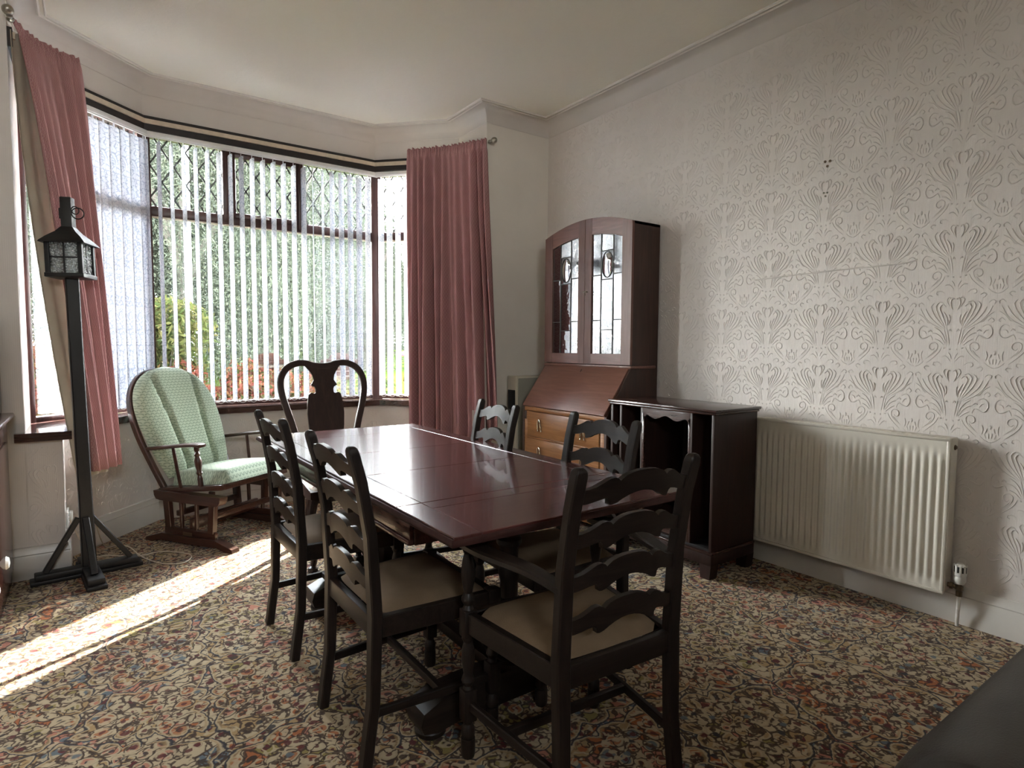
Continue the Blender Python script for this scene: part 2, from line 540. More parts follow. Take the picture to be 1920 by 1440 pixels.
MAT['vane'] = fabric_mix('blind_vane_fabric', vane_col, 0.34, (0.44, 0.455, 0.50))
MAT['vane_back'] = plain('vane_weight', (0.75, 0.75, 0.76), 0.5)

# curtain ------------------------------------------------------------
def curtain_col(t):
    tcn = t.n('ShaderNodeUVMap')
    sep = t.n('ShaderNodeSeparateXYZ'); t.l(tcn.outputs[0], sep.inputs[0])
    uu = t.math('MULTIPLY', sep.outputs[0], 1/0.030); vv_ = t.math('MULTIPLY', sep.outputs[1], 1/0.034)
    a = t.math('ADD', uu, vv_); b = t.math('SUBTRACT', uu, vv_)
    fa = t.math('ABSOLUTE', t.math('SUBTRACT', t.math('FRACT', a), 0.5)); fb = t.math('ABSOLUTE', t.math('SUBTRACT', t.math('FRACT', b), 0.5))
    e = t.math('MAXIMUM', fa, fb)
    lin = t.ramp(e, [(0.36, (0, 0, 0)), (0.42, (1, 1, 1))])
    dot = t.ramp(t.math('ADD', fa, fb), [(0.16, (1, 1, 1)), (0.28, (0, 0, 0))])
    base = t.ramp(t.noise(t.coords(), 9, 3).outputs[0], [(0.3, (0.38, 0.185, 0.205)), (0.7, (0.44, 0.22, 0.24))])
    c = t.mix(t.math('MULTIPLY', lin, 0.75), base, (0.56, 0.37, 0.34))
    c = t.mix(t.math('MULTIPLY', dot, 0.55), c, (0.56, 0.38, 0.35))
    nb = t.bump(e, 0.25, 0.002)
    return c, nb
MAT['curtain'] = fabric_mix('curtain_rose_damask', curtain_col, 0.05, (0.55, 0.10, 0.08))
def lining_col(t):
    return t.ramp(t.noise(t.coords(), 5, 3).outputs[0], [(0.3, (0.60, 0.54, 0.45)), (0.7, (0.68, 0.62, 0.52))]), None
MAT['lining'] = fabric_mix('curtain_lining_cream', lining_col, 0.25)

# upholstery ---------------------------------------------------------
def make_green(name, ax):
    t = NT(name)
    v = t.coords(); sep = t.n('ShaderNodeSeparateXYZ'); t.l(v, sep.inputs[0])
    a, b = sep.outputs[ax[0]], sep.outputs[ax[1]]
    P_ = 0.028
    vv_ = t.math('MULTIPLY', b, 1/(P_*0.62))
    row = t.math('FLOOR', vv_); fv = t.math('FRACT', vv_)
    off = t.math('MULTIPLY', t.math('MODULO', t.math('ABSOLUTE', row), 2), 0.5)
    fu = t.math('SUBTRACT', t.math('FRACT', t.math('ADD', t.math('MULTIPLY', a, 1/P_), off)), 0.5)
    d = t.math('SQRT', t.math('ADD', t.math('MULTIPLY', fu, fu), t.math('MULTIPLY', t.math('MULTIPLY', fv, fv), 0.42)))
    c = t.ramp(d, [(0.0, (0.43, 0.51, 0.39)), (0.22, (0.42, 0.50, 0.38)), (0.30, (0.21, 0.28, 0.22)), (0.44, (0.27, 0.345, 0.265)), (0.5, (0.45, 0.535, 0.41))])
    c = t.mix(t.math('MULTIPLY', t.noise(v, 3, 3).outputs[0], 0.25), c, (0.30, 0.38, 0.24))
    return t.done(t.bsdf(c, 0.85, t.bump(t.noise(v, 300, 2).outputs[0], 0.2, 0.002), 0, 0.2, 0, 0.15))
MAT['green_back'] = make_green('green_scallop_back', (0, 2))
MAT['green_seat'] = make_green('green_scallop_seat', (0, 1))
MAT['seat_pad'] = plain('taupe_seat_fabric', (0.19, 0.132, 0.082), 0.8, var=0.12, vs=8, bump=0.2, bs=400, spec=0.2)
MAT['seat_grey'] = plain('stone_seat_fabric', (0.33, 0.30, 0.27), 0.75, var=0.08, vs=8, bump=0.2, bs=400, spec=0.25)
def make_floral():
    t = NT('cream_floral_fabric'); v = t.coords()
    vo = t.n('ShaderNodeTexVoronoi'); t.l(v, vo.inputs['Vector']); vo.inputs['Scale'].default_value = 26
    k = t.ramp(vo.outputs['Distance'], [(0.2, (1, 1, 1)), (0.4, (0, 0, 0))])
    c = t.mix(k, (0.62, 0.55, 0.45), (0.42, 0.25, 0.20))
    return t.done(t.bsdf(c, 0.85))
MAT['floral'] = make_floral()

# carpet --------------------------------------------------------------
def make_carpet():
    t = NT('carpet_floral_axminster')
    v = t.coords((1, 1, 1), 'Object', (0, 0, R(12)))
    def vm(op, a, b):
        x = t.n('ShaderNodeVectorMath', operation=op)
        for k, q in enumerate((a, b)):
            if isinstance(q, tuple): x.inputs[k].default_value = q
            else: t.l(q, x.inputs[k])
        return x.outputs[0]
    def warp(vec, scale, amt, det=2, off=0.0):
        vv = vm('ADD', vec, (off, off*1.7, 0)) if off else vec
        nz = t.noise(vv, scale, det)
        return vm('ADD', vm('MULTIPLY', vm('SUBTRACT', nz.outputs['Color'], (0.5, 0.5, 0.5)), (amt, amt, 0)), vec)
    def vor(vec, scale, feature='F1', rnd=1.0):
        x = t.n('ShaderNodeTexVoronoi', feature=feature, voronoi_dimensions='2D'); t.l(vec, x.inputs['Vector']); x.inputs['Scale'].default_value = scale
        x.inputs['Randomness'].default_value = rnd
        return x
    def rgb(x):
        c = t.n('ShaderNodeSeparateColor'); t.l(x.outputs['Color'], c.inputs[0]); return c.outputs
    def step(sock, *stops): return t.ramp(sock, list(stops), 'CONSTANT')
    def below(sock, a, b): return t.ramp(sock, [(a, (1, 1, 1)), (b, (0, 0, 0))])
    M_ = t.math
    cream, tan, olive, rust, rose, slate, maroon, brown, navy = (0.50, 0.395, 0.255), (0.38, 0.25, 0.115), (0.27, 0.215, 0.07), (0.38, 0.12, 0.04), (0.45, 0.18, 0.12), (0.11, 0.14, 0.165), (0.10, 0.015, 0.017), (0.050, 0.026, 0.017), (0.022, 0.022, 0.034)
    # flower medallions: polar coordinates about the heart of each Voronoi cell
    SC = 2.25
    mv = warp(v, 7, 0.035, 1)
    mo = vor(mv, SC, 'F1', 0.55); cell = rgb(mo)
    ed = vor(mv, SC, 'DISTANCE_TO_EDGE', 0.55).outputs['Distance']
    lc = vm('SUBTRACT', mv, mo.outputs['Position'])
    sp = t.n('ShaderNodeSeparateXYZ'); t.l(lc, sp.inputs[0])
    rr = M_('MULTIPLY', M_('SQRT', M_('ADD', M_('MULTIPLY', sp.outputs[0], sp.outputs[0]), M_('MULTIPLY', sp.outputs[1], sp.outputs[1]))), SC)
    th = M_('DIVIDE', M_('ADD', M_('ARCTAN2', sp.outputs[1], sp.outputs[0]), PI), 2*PI)
    scal = M_('ADD', M_('ABSOLUTE', M_('SINE', M_('MULTIPLY', th, 2*PI*5.5))), M_('MULTIPLY', M_('SUBTRACT', t.noise(v, 30, 2).outputs[0], 0.5), 0.7))
    ed2 = M_('SUBTRACT', M_('ADD', ed, M_('MULTIPLY', scal, 0.075)), 0.085)     # scalloped rim: 0 on the outline
    # small filling flowers
    pv = warp(v, 20, 0.035, 2)
    pf = vor(pv, 16); pc = rgb(pf); pd = pf.outputs['Distance']
    pe = vor(pv, 16, 'DISTANCE_TO_EDGE').outputs['Distance']
    palA = step(pc[0], (0.0, cream), (0.30, tan), (0.48, olive), (0.60, cream), (0.80, rose), (0.90, slate), (0.95, tan))
    palB = step(pc[1], (0.0, cream), (0.26, rust), (0.42, cream), (0.58, rose), (0.70, tan), (0.86, rust), (0.94, olive))
    col = t.mix(step(cell[0], (0.0, (0, 0, 0)), (0.5, (1, 1, 1))), palA, palB)
    col = t.mix(M_('MULTIPLY', below(pd, 0.20, 0.26), step(pc[2], (0.0, (0, 0, 0)), (0.2, (1, 1, 1)))), col, step(pc[0], (0.0, maroon), (0.4, brown), (0.6, rust), (0.8, slate), (0.9, maroon)))
    col = t.mix(M_('MULTIPLY', below(pe, 0.055, 0.085), 0.9), col, brown)
    # rings of petals
    rw = M_('ADD', rr, M_('MULTIPLY', M_('SUBTRACT', t.noise(v, 16, 2).outputs[0], 0.5), 0.10))
    def ring(N, ra, rb, ca, cb, spot, shift=0.0, amt=0.9):
        nonlocal col
        a = M_('ADD', M_('MULTIPLY', th, N), shift)
        uu = M_('MULTIPLY', M_('SUBTRACT', M_('FRACT', a), 0.5), 2.1)
        ww = M_('DIVIDE', M_('SUBTRACT', rw, (ra+rb)/2), (rb-ra)/2)
        d = M_('SQRT', M_('ADD', M_('MULTIPLY', uu, uu), M_('MULTIPLY', ww, ww)))
        odd = M_('GREATER_THAN', M_('MODULO', M_('FLOOR', a), 2), 0.5)
        pick = t.mix(odd, ca, cb)
        col = t.mix(M_('MULTIPLY', below(d, 0.97, 1.03), amt), col, brown)
        col = t.mix(M_('MULTIPLY', below(d, 0.78, 0.86), amt), col, cream)
        col = t.mix(M_('MULTIPLY', below(d, 0.60, 0.68), amt), col, pick)
        col = t.mix(M_('MULTIPLY', below(d, 0.26, 0.34), amt), col, spot)
    warm = step(cell[1], (0.0, rust), (0.35, tan), (0.6, olive), (0.8, rose))
    cool = step(cell[2], (0.0, cream), (0.4, rose), (0.6, tan), (0.82, slate))
    dark = step(cell[1], (0.0, maroon), (0.5, brown), (0.75, navy))
    ring(13, 0.255, 0.42, warm, cool, dark, 0.0, 0.85)
    ring(9, 0.12, 0.27, cool, warm, dark, 0.5, 0.9)
    ring(6, 0.02, 0.135, rose, tan, dark, 0.2, 0.95)
    # pale and dark squiggles woven over everything
    def vein(scale, w_, off):
        n_ = t.noise(warp(v, scale*0.8, 0.02, 1, off), scale, 2, 0.5)
        return below(M_('ABSOLUTE', M_('SUBTRACT', n_.outputs[0], 0.5)), w_*0.5, w_)
    col = t.mix(M_('MULTIPLY', vein(15, 0.042, 3.1), 0.85), col, cream)
    col = t.mix(M_('MULTIPLY', vein(18, 0.034, 7.7), 0.9), col, brown)
    fl = vor(warp(v, 30, 0.025), 25, 'F1'); fc = rgb(fl)
    fk = M_('MULTIPLY', below(fl.outputs['Distance'], 0.24, 0.34), step(fc[0], (0.0, (0, 0, 0)), (0.70, (1, 1, 1))))
    col = t.mix(M_('MULTIPLY', fk, 0.9), col, step(fc[1], (0.0, brown), (0.30, maroon), (0.55, cream), (0.80, slate), (0.90, navy)))
    # scalloped outline
    out = M_('ABSOLUTE', ed2)
    inside = M_('GREATER_THAN', ed2, 0.0)
    col = t.mix(M_('MULTIPLY', M_('MULTIPLY', below(ed2, 0.030, 0.040), inside), 0.6), col, tan)
    col = t.mix(M_('MULTIPLY', M_('MULTIPLY', below(ed2, 0.016, 0.022), inside), 0.8), col, cream)
    col = t.mix(M_('MULTIPLY', below(out, 0.0055, 0.0095), 0.95), col, navy)
    pile = t.noise(v, 420, 2)
    col = t.mix(M_('MULTIPLY', pile.outputs[0], 0.15), col, (0.04, 0.03, 0.022))
    return t.done(t.bsdf(col, 0.95, t.bump(pile.outputs[0], 0.5, 0.004), 0, 0.1, 0, 0.1))
MAT['carpet'] = make_carpet()

# outdoors ------------------------------------------------------------
def make_leaf(name, cols, transl=0.35):
    def fn(t):
        v = t.coords()
        g = t.n('ShaderNodeNewGeometry')
        n = t.noise(v, 1.1, 2)
        k = t.math('ADD', t.math('MULTIPLY', n.outputs[0], 0.5), t.math('MULTIPLY', g.outputs['Random Per Island'], 0.5))
        st = [(0.25 + 0.5*i/max(1, len(cols)-1), c) for i, c in enumerate(cols)]
        return t.ramp(k, st), None
    return fabric_mix(name, fn, transl)
MAT['leaf_willow'] = make_leaf('willow_leaf', [(0.0105, 0.0132, 0.0105), (0.0187, 0.0220, 0.0165), (0.0297, 0.0336, 0.0231)], 0.3)
MAT['leaf_yellow'] = make_leaf('yellow_green_leaf', [(0.0066, 0.0105, 0.0039), (0.0143, 0.0171, 0.0055), (0.0242, 0.0220, 0.0088)])
MAT['leaf_red'] = make_leaf('red_tipped_leaf', [(0.0073, 0.0104, 0.0031), (0.0243, 0.0062, 0.0046), (0.0308, 0.0100, 0.0073), (0.0212, 0.0212, 0.0058)])
MAT['leaf_autumn'] = make_leaf('golden_leaf', [(0.0160, 0.0220, 0.0060), (0.0303, 0.0292, 0.0083), (0.0374, 0.0220, 0.0072)])
MAT['bark'] = plain('bark', (0.0275, 0.0248, 0.0220), 0.9, var=0.3, spec=0.0)
MAT['lawn'] = plain('lawn_grass', (0.0176, 0.0275, 0.0050), 0.95, var=0.35, vs=0.7, spec=0.0)
MAT['soil'] = plain('garden_soil', (0.0121, 0.0110, 0.0083), 0.95, var=0.3, spec=0.0)
MAT['tarmac'] = plain('tarmac', (0.0264, 0.0264, 0.0275), 0.85, var=0.1, spec=0.0)
MAT['brick'] = plain('red_brick', (0.0051, 0.0019, 0.0013), 0.85, var=0.25, vs=9, spec=0.0)
MAT['mortar'] = plain('mortar', (0.0446, 0.0396, 0.0347), 0.9, spec=0.0)
MAT['capstone'] = plain('pink_sandstone', (0.0047, 0.0024, 0.0018), 0.8, var=0.12, spec=0.0)
MAT['grey_post'] = plain('galvanised_post', (0.1650, 0.1760, 0.1815), 0.5, spec=0.0)
MAT['sign_yellow'] = plain('sign_yellow', (0.1364, 0.0792, 0.0088), 0.5, spec=0.0)
MAT['sign_white'] = plain('sign_white', (0.1238, 0.1238, 0.1221), 0.5, spec=0.0)
MAT['sign_ink'] = plain('sign_ink', (0.0165, 0.0165, 0.0193), 0.5, spec=0.0)
MAT['car_white'] = plain('car_white_paint', (0.0644, 0.0653, 0.0663), 0.2, coat=0.5)
MAT['car_grey'] = plain('car_grey_paint', (0.0880, 0.0935, 0.0990), 0.2, coat=0.5)
MAT['car_glass'] = plain('car_glass', (0.0110, 0.0138, 0.0165), 0.05)
MAT['render_white'] = plain('white_render', (0.1023, 0.0990, 0.0924), 0.8, spec=0.0)
MAT['rooftile'] = plain('roof_tile', (0.1100, 0.0550, 0.0440), 0.8, var=0.2, spec=0.0)
MAT['rose'] = plain('rose_petals', (0.3025, 0.0275, 0.0385), 0.6, spec=0.0)

# ================================================================== the room shell
ROOM = [(W, YB), (W, YF), (2.60, 4.02), (2.60, 4.45), (2.08, 5.0), (0.36, 5.0), (-0.285, 4.43), (-0.285, 4.02), (XL, YF), (XL, YB)]

bm = bmnew(); prism(bm, [(W+.2, YB-.2), (W+.2, 4.14), (2.72, 4.14), (2.72, 4.5), (2.13, 5.12), (0.31, 5.12), (-0.405, 4.5), (-0.405, 4.14), (XL-.2, 4.14), (XL-.2, YB-.2)], -0.08, 0.0, 'xy')
struct('floor', bm, MAT['carpet'])
bm = bmnew(); prism(bm, [(W+.2, YB-.2), (W+.2, 4.14), (2.72, 4.14), (2.72, 4.5), (2.13, 5.12), (0.31, 5.12), (-0.405, 4.5), (-0.405, 4.14), (XL-.2, 4.14), (XL-.2, YB-.2)], H, H+0.1, 'xy')
struct('ceiling', bm, MAT['ceiling'])
bm = bmnew(); box(bm, (W, YB-.15, 0), (W+.15, YF+.12, H)); wall_right = struct('wall_right', bm, MAT['paper'])
bm = bmnew(); box(bm, (XL-.15, YB-.15, 0), (XL, YF+.12, H)); struct('wall_left', bm, MAT['paper'])
BWX0, BWX1, BWZ0, BWZ1 = -0.72, 0.20, 2.25, 2.52  # opening added in the back wall, sized and placed for soft fill light
bm = bmnew(); box(bm, (XL, YB-.15, 0), (BWX0, YB, H)); box(bm, (BWX1, YB-.15, 0), (W, YB, H)); box(bm, (BWX0, YB-.15, 0), (BWX1, YB, BWZ0)); box(bm, (BWX0, YB-.15, BWZ1), (BWX1, YB, H)); struct('wall_back', bm, MAT['paper'])
bm = bmnew(); wall_strip(bm, [(W, YF), (2.60, YF), (2.60, 4.45)], 0, H, 0.12); struct('wall_front_right', bm, MAT['plaster'])
bm = bmnew(); wall_strip(bm, [(-0.285, 4.43), (-0.285, YF), (XL, YF)], 0, H, 0.12); struct('wall_front_left', bm, MAT['paper'])
bm = bmnew(); wall_strip(bm, list(reversed(LO)), 0, SILL_B, 0.156); wall_bay = struct('wall_bay_lower', bm, MAT['paper'])
bm = bmnew(); wall_strip(bm, list(reversed(UP))[1:5], HEAD, H, 0.12); struct('wall_bay_upper', bm, MAT['cove'])

# cove and its two beads
CP, CD = 0.115, 0.10
prof = [(0.0, H-CD-0.006), (0.004, H-CD-0.003), (0.004, H-CD)] + [(0.004+(CP-0.004)*(1-math.cos(a)), H-CD+CD*math.sin(a)) for a in [PI/2*i/9 for i in range(1, 10)]]
bm = bmnew(); rows = []
for d, z in prof:
    rows.append([bm.verts.new((p.x, p.y, z)) for p in offset_poly(ROOM, d, True)])
n = len(ROOM)
for A, B in zip(rows[:-1], rows[1:]):
    for i in range(n):
        j = (i+1) % n
        bm.faces.new((A[i], A[j], B[j], B[i]))
struct('trim_1', bm, MAT['cove'], label='curved plaster cove running round the ceiling edge')
for k, (d0, d1) in enumerate(((0.110, 0.126), (0.142, 0.154))):
    bm = bmnew()
    P0, P1, Pm = offset_poly(ROOM, d0, True), offset_poly(ROOM, d1, True), offset_poly(ROOM, (d0+d1)/2, True)
    rr_ = [[bm.verts.new((p.x, p.y, z)) for p in P] for P, z in ((P0, H), (P0, H-.009), (Pm, H-.014), (P1, H-.009), (P1, H))]
    for A, B in zip(rr_[:-1], rr_[1:]):
        for i in range(n):
            j = (i+1) % n
            bm.faces.new((A[i], A[j], B[j], B[i]))
    struct('trim_%d' % (k+2), bm, MAT['bead'], label='thin raised bead on the ceiling beside the cove' if k == 0 else 'second thin raised bead further in on the ceiling')

# skirting boards
def skirting(name, pts):
    bm = bmnew()
    prof = [(0.020, 0.0), (0.020, 0.118), (0.016, 0.124), (0.016, 0.128), (0.019, 0.132), (0.012, 0.150), (0.009, 0.168), (0.0, 0.172)]
    rows = []
    for d, z in prof:
        rows.append([bm.verts.new((p.x, p.y, z)) for p in offset_poly(pts, d)])
    for A, B in zip(rows[:-1], rows[1:]):
        for i in range(len(pts)-1):
            bm.faces.new((A[i], A[i+1], B[i+1], B[i]))
    for e in (0, -1):
        bm.faces.new([rw[e] for rw in rows] if e == 0 else [rw[e] for rw in reversed(rows)])
    return struct(name, bm, MAT['gloss_white'])
skirting('baseboard_right', [(W, 0.736), (W, YF)])
skirting('baseboard_bay', [(W-.02, YF), (2.50, YF), (2.50, 4.36), (2.06, 4.885), (0.37, 4.885), (-0.13, 4.31), (-0.13, YF), (XL, YF)])
bm = bmnew(); box(bm, (W-.022, 0.64, 0), (W-.001, 0.735, 2.05), 0.005); box(bm, (W-.032, 0.62, 0), (W-.001, 0.66, 2.08), 0.006)
struct('trim_4', bm, MAT['gloss_white'], label='white painted door architrave at the edge of the patterned wall')

# window sill
inn = offset_poly(list(reversed(LO)), 0.045)
sp_ = [(2.595, 4.26), (inn[0].x, 4.26)] + [(p.x, p.y) for p in inn[1:-1]] + [(inn[-1].x, 3.965), (-0.325, 3.965), (-0.325, 4.019), (-0.285, 4.019)] + UP[1:4] + [(2.595, 4.452)]
bm = bmnew(); prism(bm, sp_, SILL_B, SILL_T, 'xy')
struct('trim_5', bm, MAT['sill'], label='dark wooden window sill following the bay')

# dark pelmet board over the window heads
bm = bmnew()
upr = [Vector(p) for p in list(reversed(UP))[0:6]]
def ring_strip(bm, base, d0, d1, z0, z1):
    A, B = offset_poly(base, d0), offset_poly(base, d1)
    L_ = [[bm.verts.new((p.x, p.y, z)) for p in Q] for Q, z in ((A, z0), (B, z0), (B, z1), (A, z1))]
    for k in range(4):
        X, Y = L_[k], L_[(k+1) % 4]
        for i in range(len(base)-1):
            bm.faces.new((X[i], X[i+1], Y[i+1], Y[i]))
    for e in (0, -1):
        bm.faces.new([q[e] for q in L_] if e else [q[e] for q in reversed(L_)])
ring_strip(bm, upr, 0.001, 0.022, 2.752, 2.848)
bmesh.ops.recalc_face_normals(bm, faces=bm.faces)
struct('trim_6', bm, MAT['pelmet'], label='dark board above the bay windows carrying the curtain track')

# embossed wallpaper: the scroll motif, real relief on the wall -------
def motif():
    """strokes of one repeat, (u,v) in 0..1 with the axis of symmetry at u=0: list of (points, r0, r1)"""
    S = []
    def st(pts, r0, r1): S.append((pts, r0, r1))
    # twin curls of the crest
    st([(.03, .82), (.055, .88), (.06, .94), (.04, .985), (.015, .97)], .010, .020)
    st([(.045, .83), (.085, .90), (.11, .96), (.085, 1.0), (.06, .985)], .007, .013)
    # plume feathers
    st([(.10, .58), (.13, .68), (.17, .78), (.20, .86), (.16, .91), (.12, .87)], .008, .016)
    st([(.11, .57), (.17, .68), (.22, .78), (.25, .88), (.20, .94), (.15, .92)], .007, .015)
    st([(.12, .57), (.20, .67), (.27, .77), (.31, .88), (.27, .93)], .007, .014)
    st([(.13, .56), (.24, .65), (.33, .75), (.38, .85)], .007, .012)
    st([(.14, .55), (.28, .63), (.38, .72), (.45, .86)], .006, .011)
    st([(.09, .60), (.09, .68), (.115, .75), (.145, .80)], .010, .013)
    st([(.075, .62), (.06, .70), (.075, .76)], .008, .014)
    # stem pair
    st([(.055, .34), (.07, .46), (.095, .58)], .009, .007)
    st([(.085, .34), (.10, .45), (.125, .56)], .007, .006)
    st([(.03, .52), (.05, .555), (.06, .53)], .008, .012)
    # acanthus leaves on the side
    st([(.10, .36), (.13, .46), (.19, .54), (.25, .58)], .008, .012)
    st([(.11, .35), (.16, .44), (.22, .49), (.27, .50)], .008, .013)
    st([(.12, .33), (.18, .39), (.24, .42)], .008, .013)
    # big C scroll
    st([(.27, .40), (.30, .47), (.36, .44), (.42, .43), (.46, .49), (.45, .57), (.40, .61), (.34, .58)], .014, .008)
    st([(.36, .49), (.38, .53), (.42, .54)], .012, .007)
    st([(.28, .52), (.31, .545), (.335, .52)], .010, .012)
    # lower curl
    st([(.36, .13), (.29, .18), (.22, .25), (.20, .33), (.24, .37), (.30, .35), (.31, .29), (.27, .265), (.245, .29)], .006, .013)
    st([(.33, .16), (.27, .215), (.235, .26)], .006, .011)
    st([(.15, .31), (.18, .24), (.25, .16), (.34, .08)], .009, .006)
    # pearls
    st([(.035, .275), (.05, .28)], .016, .016)
    st([(.10, .29), (.125, .30)], .018, .014)
    # crown between the columns
    st([(.5, .20), (.495, .235), (.5, .255)], .014, .008)
    st([(.44, .14), (.455, .19), (.46, .21)], .008, .012)
    st([(.40, .12), (.415, .19), (.40, .25)], .007, .010)
    st([(.485, .07), (.48, .12), (.48, .145)], .007, .010)
    st([(.455, .07), (.44, .11), (.435, .135)], .007, .009)
    st([(.50, .02), (.44, .045), (.38, .10)], .008, .006)
    st([(.40, .66), (.44, .70), (.475, .66), (.45, .64)], .010, .008)
    st([(.30, .64), (.35, .66), (.40, .73), (.47, .78)], .006, .011)
    st([(.40, .90), (.44, .94), (.48, .92), (.47, .885)], .008, .012)
    st([(.33, .97), (.37, 1.01), (.34, 1.04), (.30, 1.02)], .008, .012)
    st([(.03, .10), (.06, .15), (.10, .18), (.14, .17)], .006, .011)
    st([(.02, .14), (.035, .19), (.06, .225)], .006, .010)
    st([(.14, .05), (.18, .09), (.24, .09), (.25, .05), (.22, .04)], .006, .010)
    return S

def relief_mesh(tiles, name, pu, pv, to3, depth, clip=None):
    """tiles: list of (u0,v0) origins in metres; to3(u,v,h)->xyz"""
    V, F = [], []
    for pts, r0, r1 in motif():
        P = [p for p in smooth_path([(a*pu, b*pv, 0) for a, b in pts], 2)]
        n = len(P)
        for sgn in (1, -1):
            for (u0, v0) in tiles:
                mid = P[n//2]
                if clip and not clip(u0+sgn*mid.x, v0+mid.y): continue
                b0 = len(V)
                for i, p in enumerate(P):
                    t = (P[min(i+1, n-1)]-P[max(i-1, 0)]).normalized()
                    k = i/(n-1)
                    rr = (r0*(1-k)+r1*k)*pu*0.8
                    rr *= min(1, 0.35+2.5*k, 0.5+2.5*(1-k))
                    nx, ny = -t.y, t.x
                    hh = depth*min(1, rr/0.0032)
                    for q, h in ((-1, -0.0004), (-.45, hh*.85), (.45, hh*.85), (1, -0.0004)):
                        V.append(to3(u0+sgn*(p.x+nx*rr*q), v0+p.y+ny*rr*q, h))
                for i in range(n-1):
                    for j in range(3):
                        a = b0+i*4+j
                        F.append((a, a+1, a+5, a+4) if sgn > 0 else (a, a+4, a+5, a+1))
    me = bpy.data.meshes.new(name)
    me.from_pydata(V, [], F)
    me.polygons.foreach_set('use_smooth', [True]*len(F))
    return me
PU, PV = 0.307, 0.326
tl = [(1.058+PU*i, 1.145-PV*0.955+PV*j) for i in range(-2, 10) for j in range(-3, 7)]
me = relief_mesh(tl, 'wallpaper_relief', PU, PV, lambda a, b, h: (W-h, a, b), 0.0038,
                 clip=lambda a, b: 0.70 < a < 3.99 and 0.19 < b < 2.975)
tag(obj('wallpaper_relief', me, MAT['relief'], wall_right), kind='stuff')
def bay_relief(p0, p1, cut):
    p0, p1 = Vector(p0), Vector(p1); d = (p1-p0); L_ = d.length; d.normalize(); nrm = Vector((-d.y, d.x))
    tl = [(0.05+PU*i, -0.05+PV*j) for i in range(0, 8) for j in range(0, 4)]
    me = relief_mesh(tl, 'wallpaper_relief', PU, PV, lambda a, b, h: (p0.x+d.x*a+nrm.x*h, p0.y+d.y*a+nrm.y*h, b), 0.003,
                     clip=lambda a, b: 0.02 < a < L_-0.02 and 0.19 < b < cut)
    tag(obj('wallpaper_relief', me, MAT['relief'], wall_bay), kind='stuff')
bay_relief((2.06, 4.885), (0.37, 4.885), SILL_B-.02)
bay_relief((0.37, 4.885), (-0.13, 4.31), SILL_B-.02)
bay_relief((2.50, 4.36), (2.06, 4.885), SILL_B-.02)
bay_relief((-0.13, 4.02), (-0.285, 4.02), SILL_B-.02)
# lifted seam in the paper above the radiator
bm = bmnew()
tube(bm, smooth_path([(W-.0005, 2.063, 1.649), (W-.0008, 1.85, 1.655), (W-.0008, 1.55, 1.660), (W-.0008, 1.30, 1.661), (W-.0005, 1.22, 1.672)], 4), 0.004, 6)
obj('wallpaper_crease', bm, MAT['relief'], wall_right)

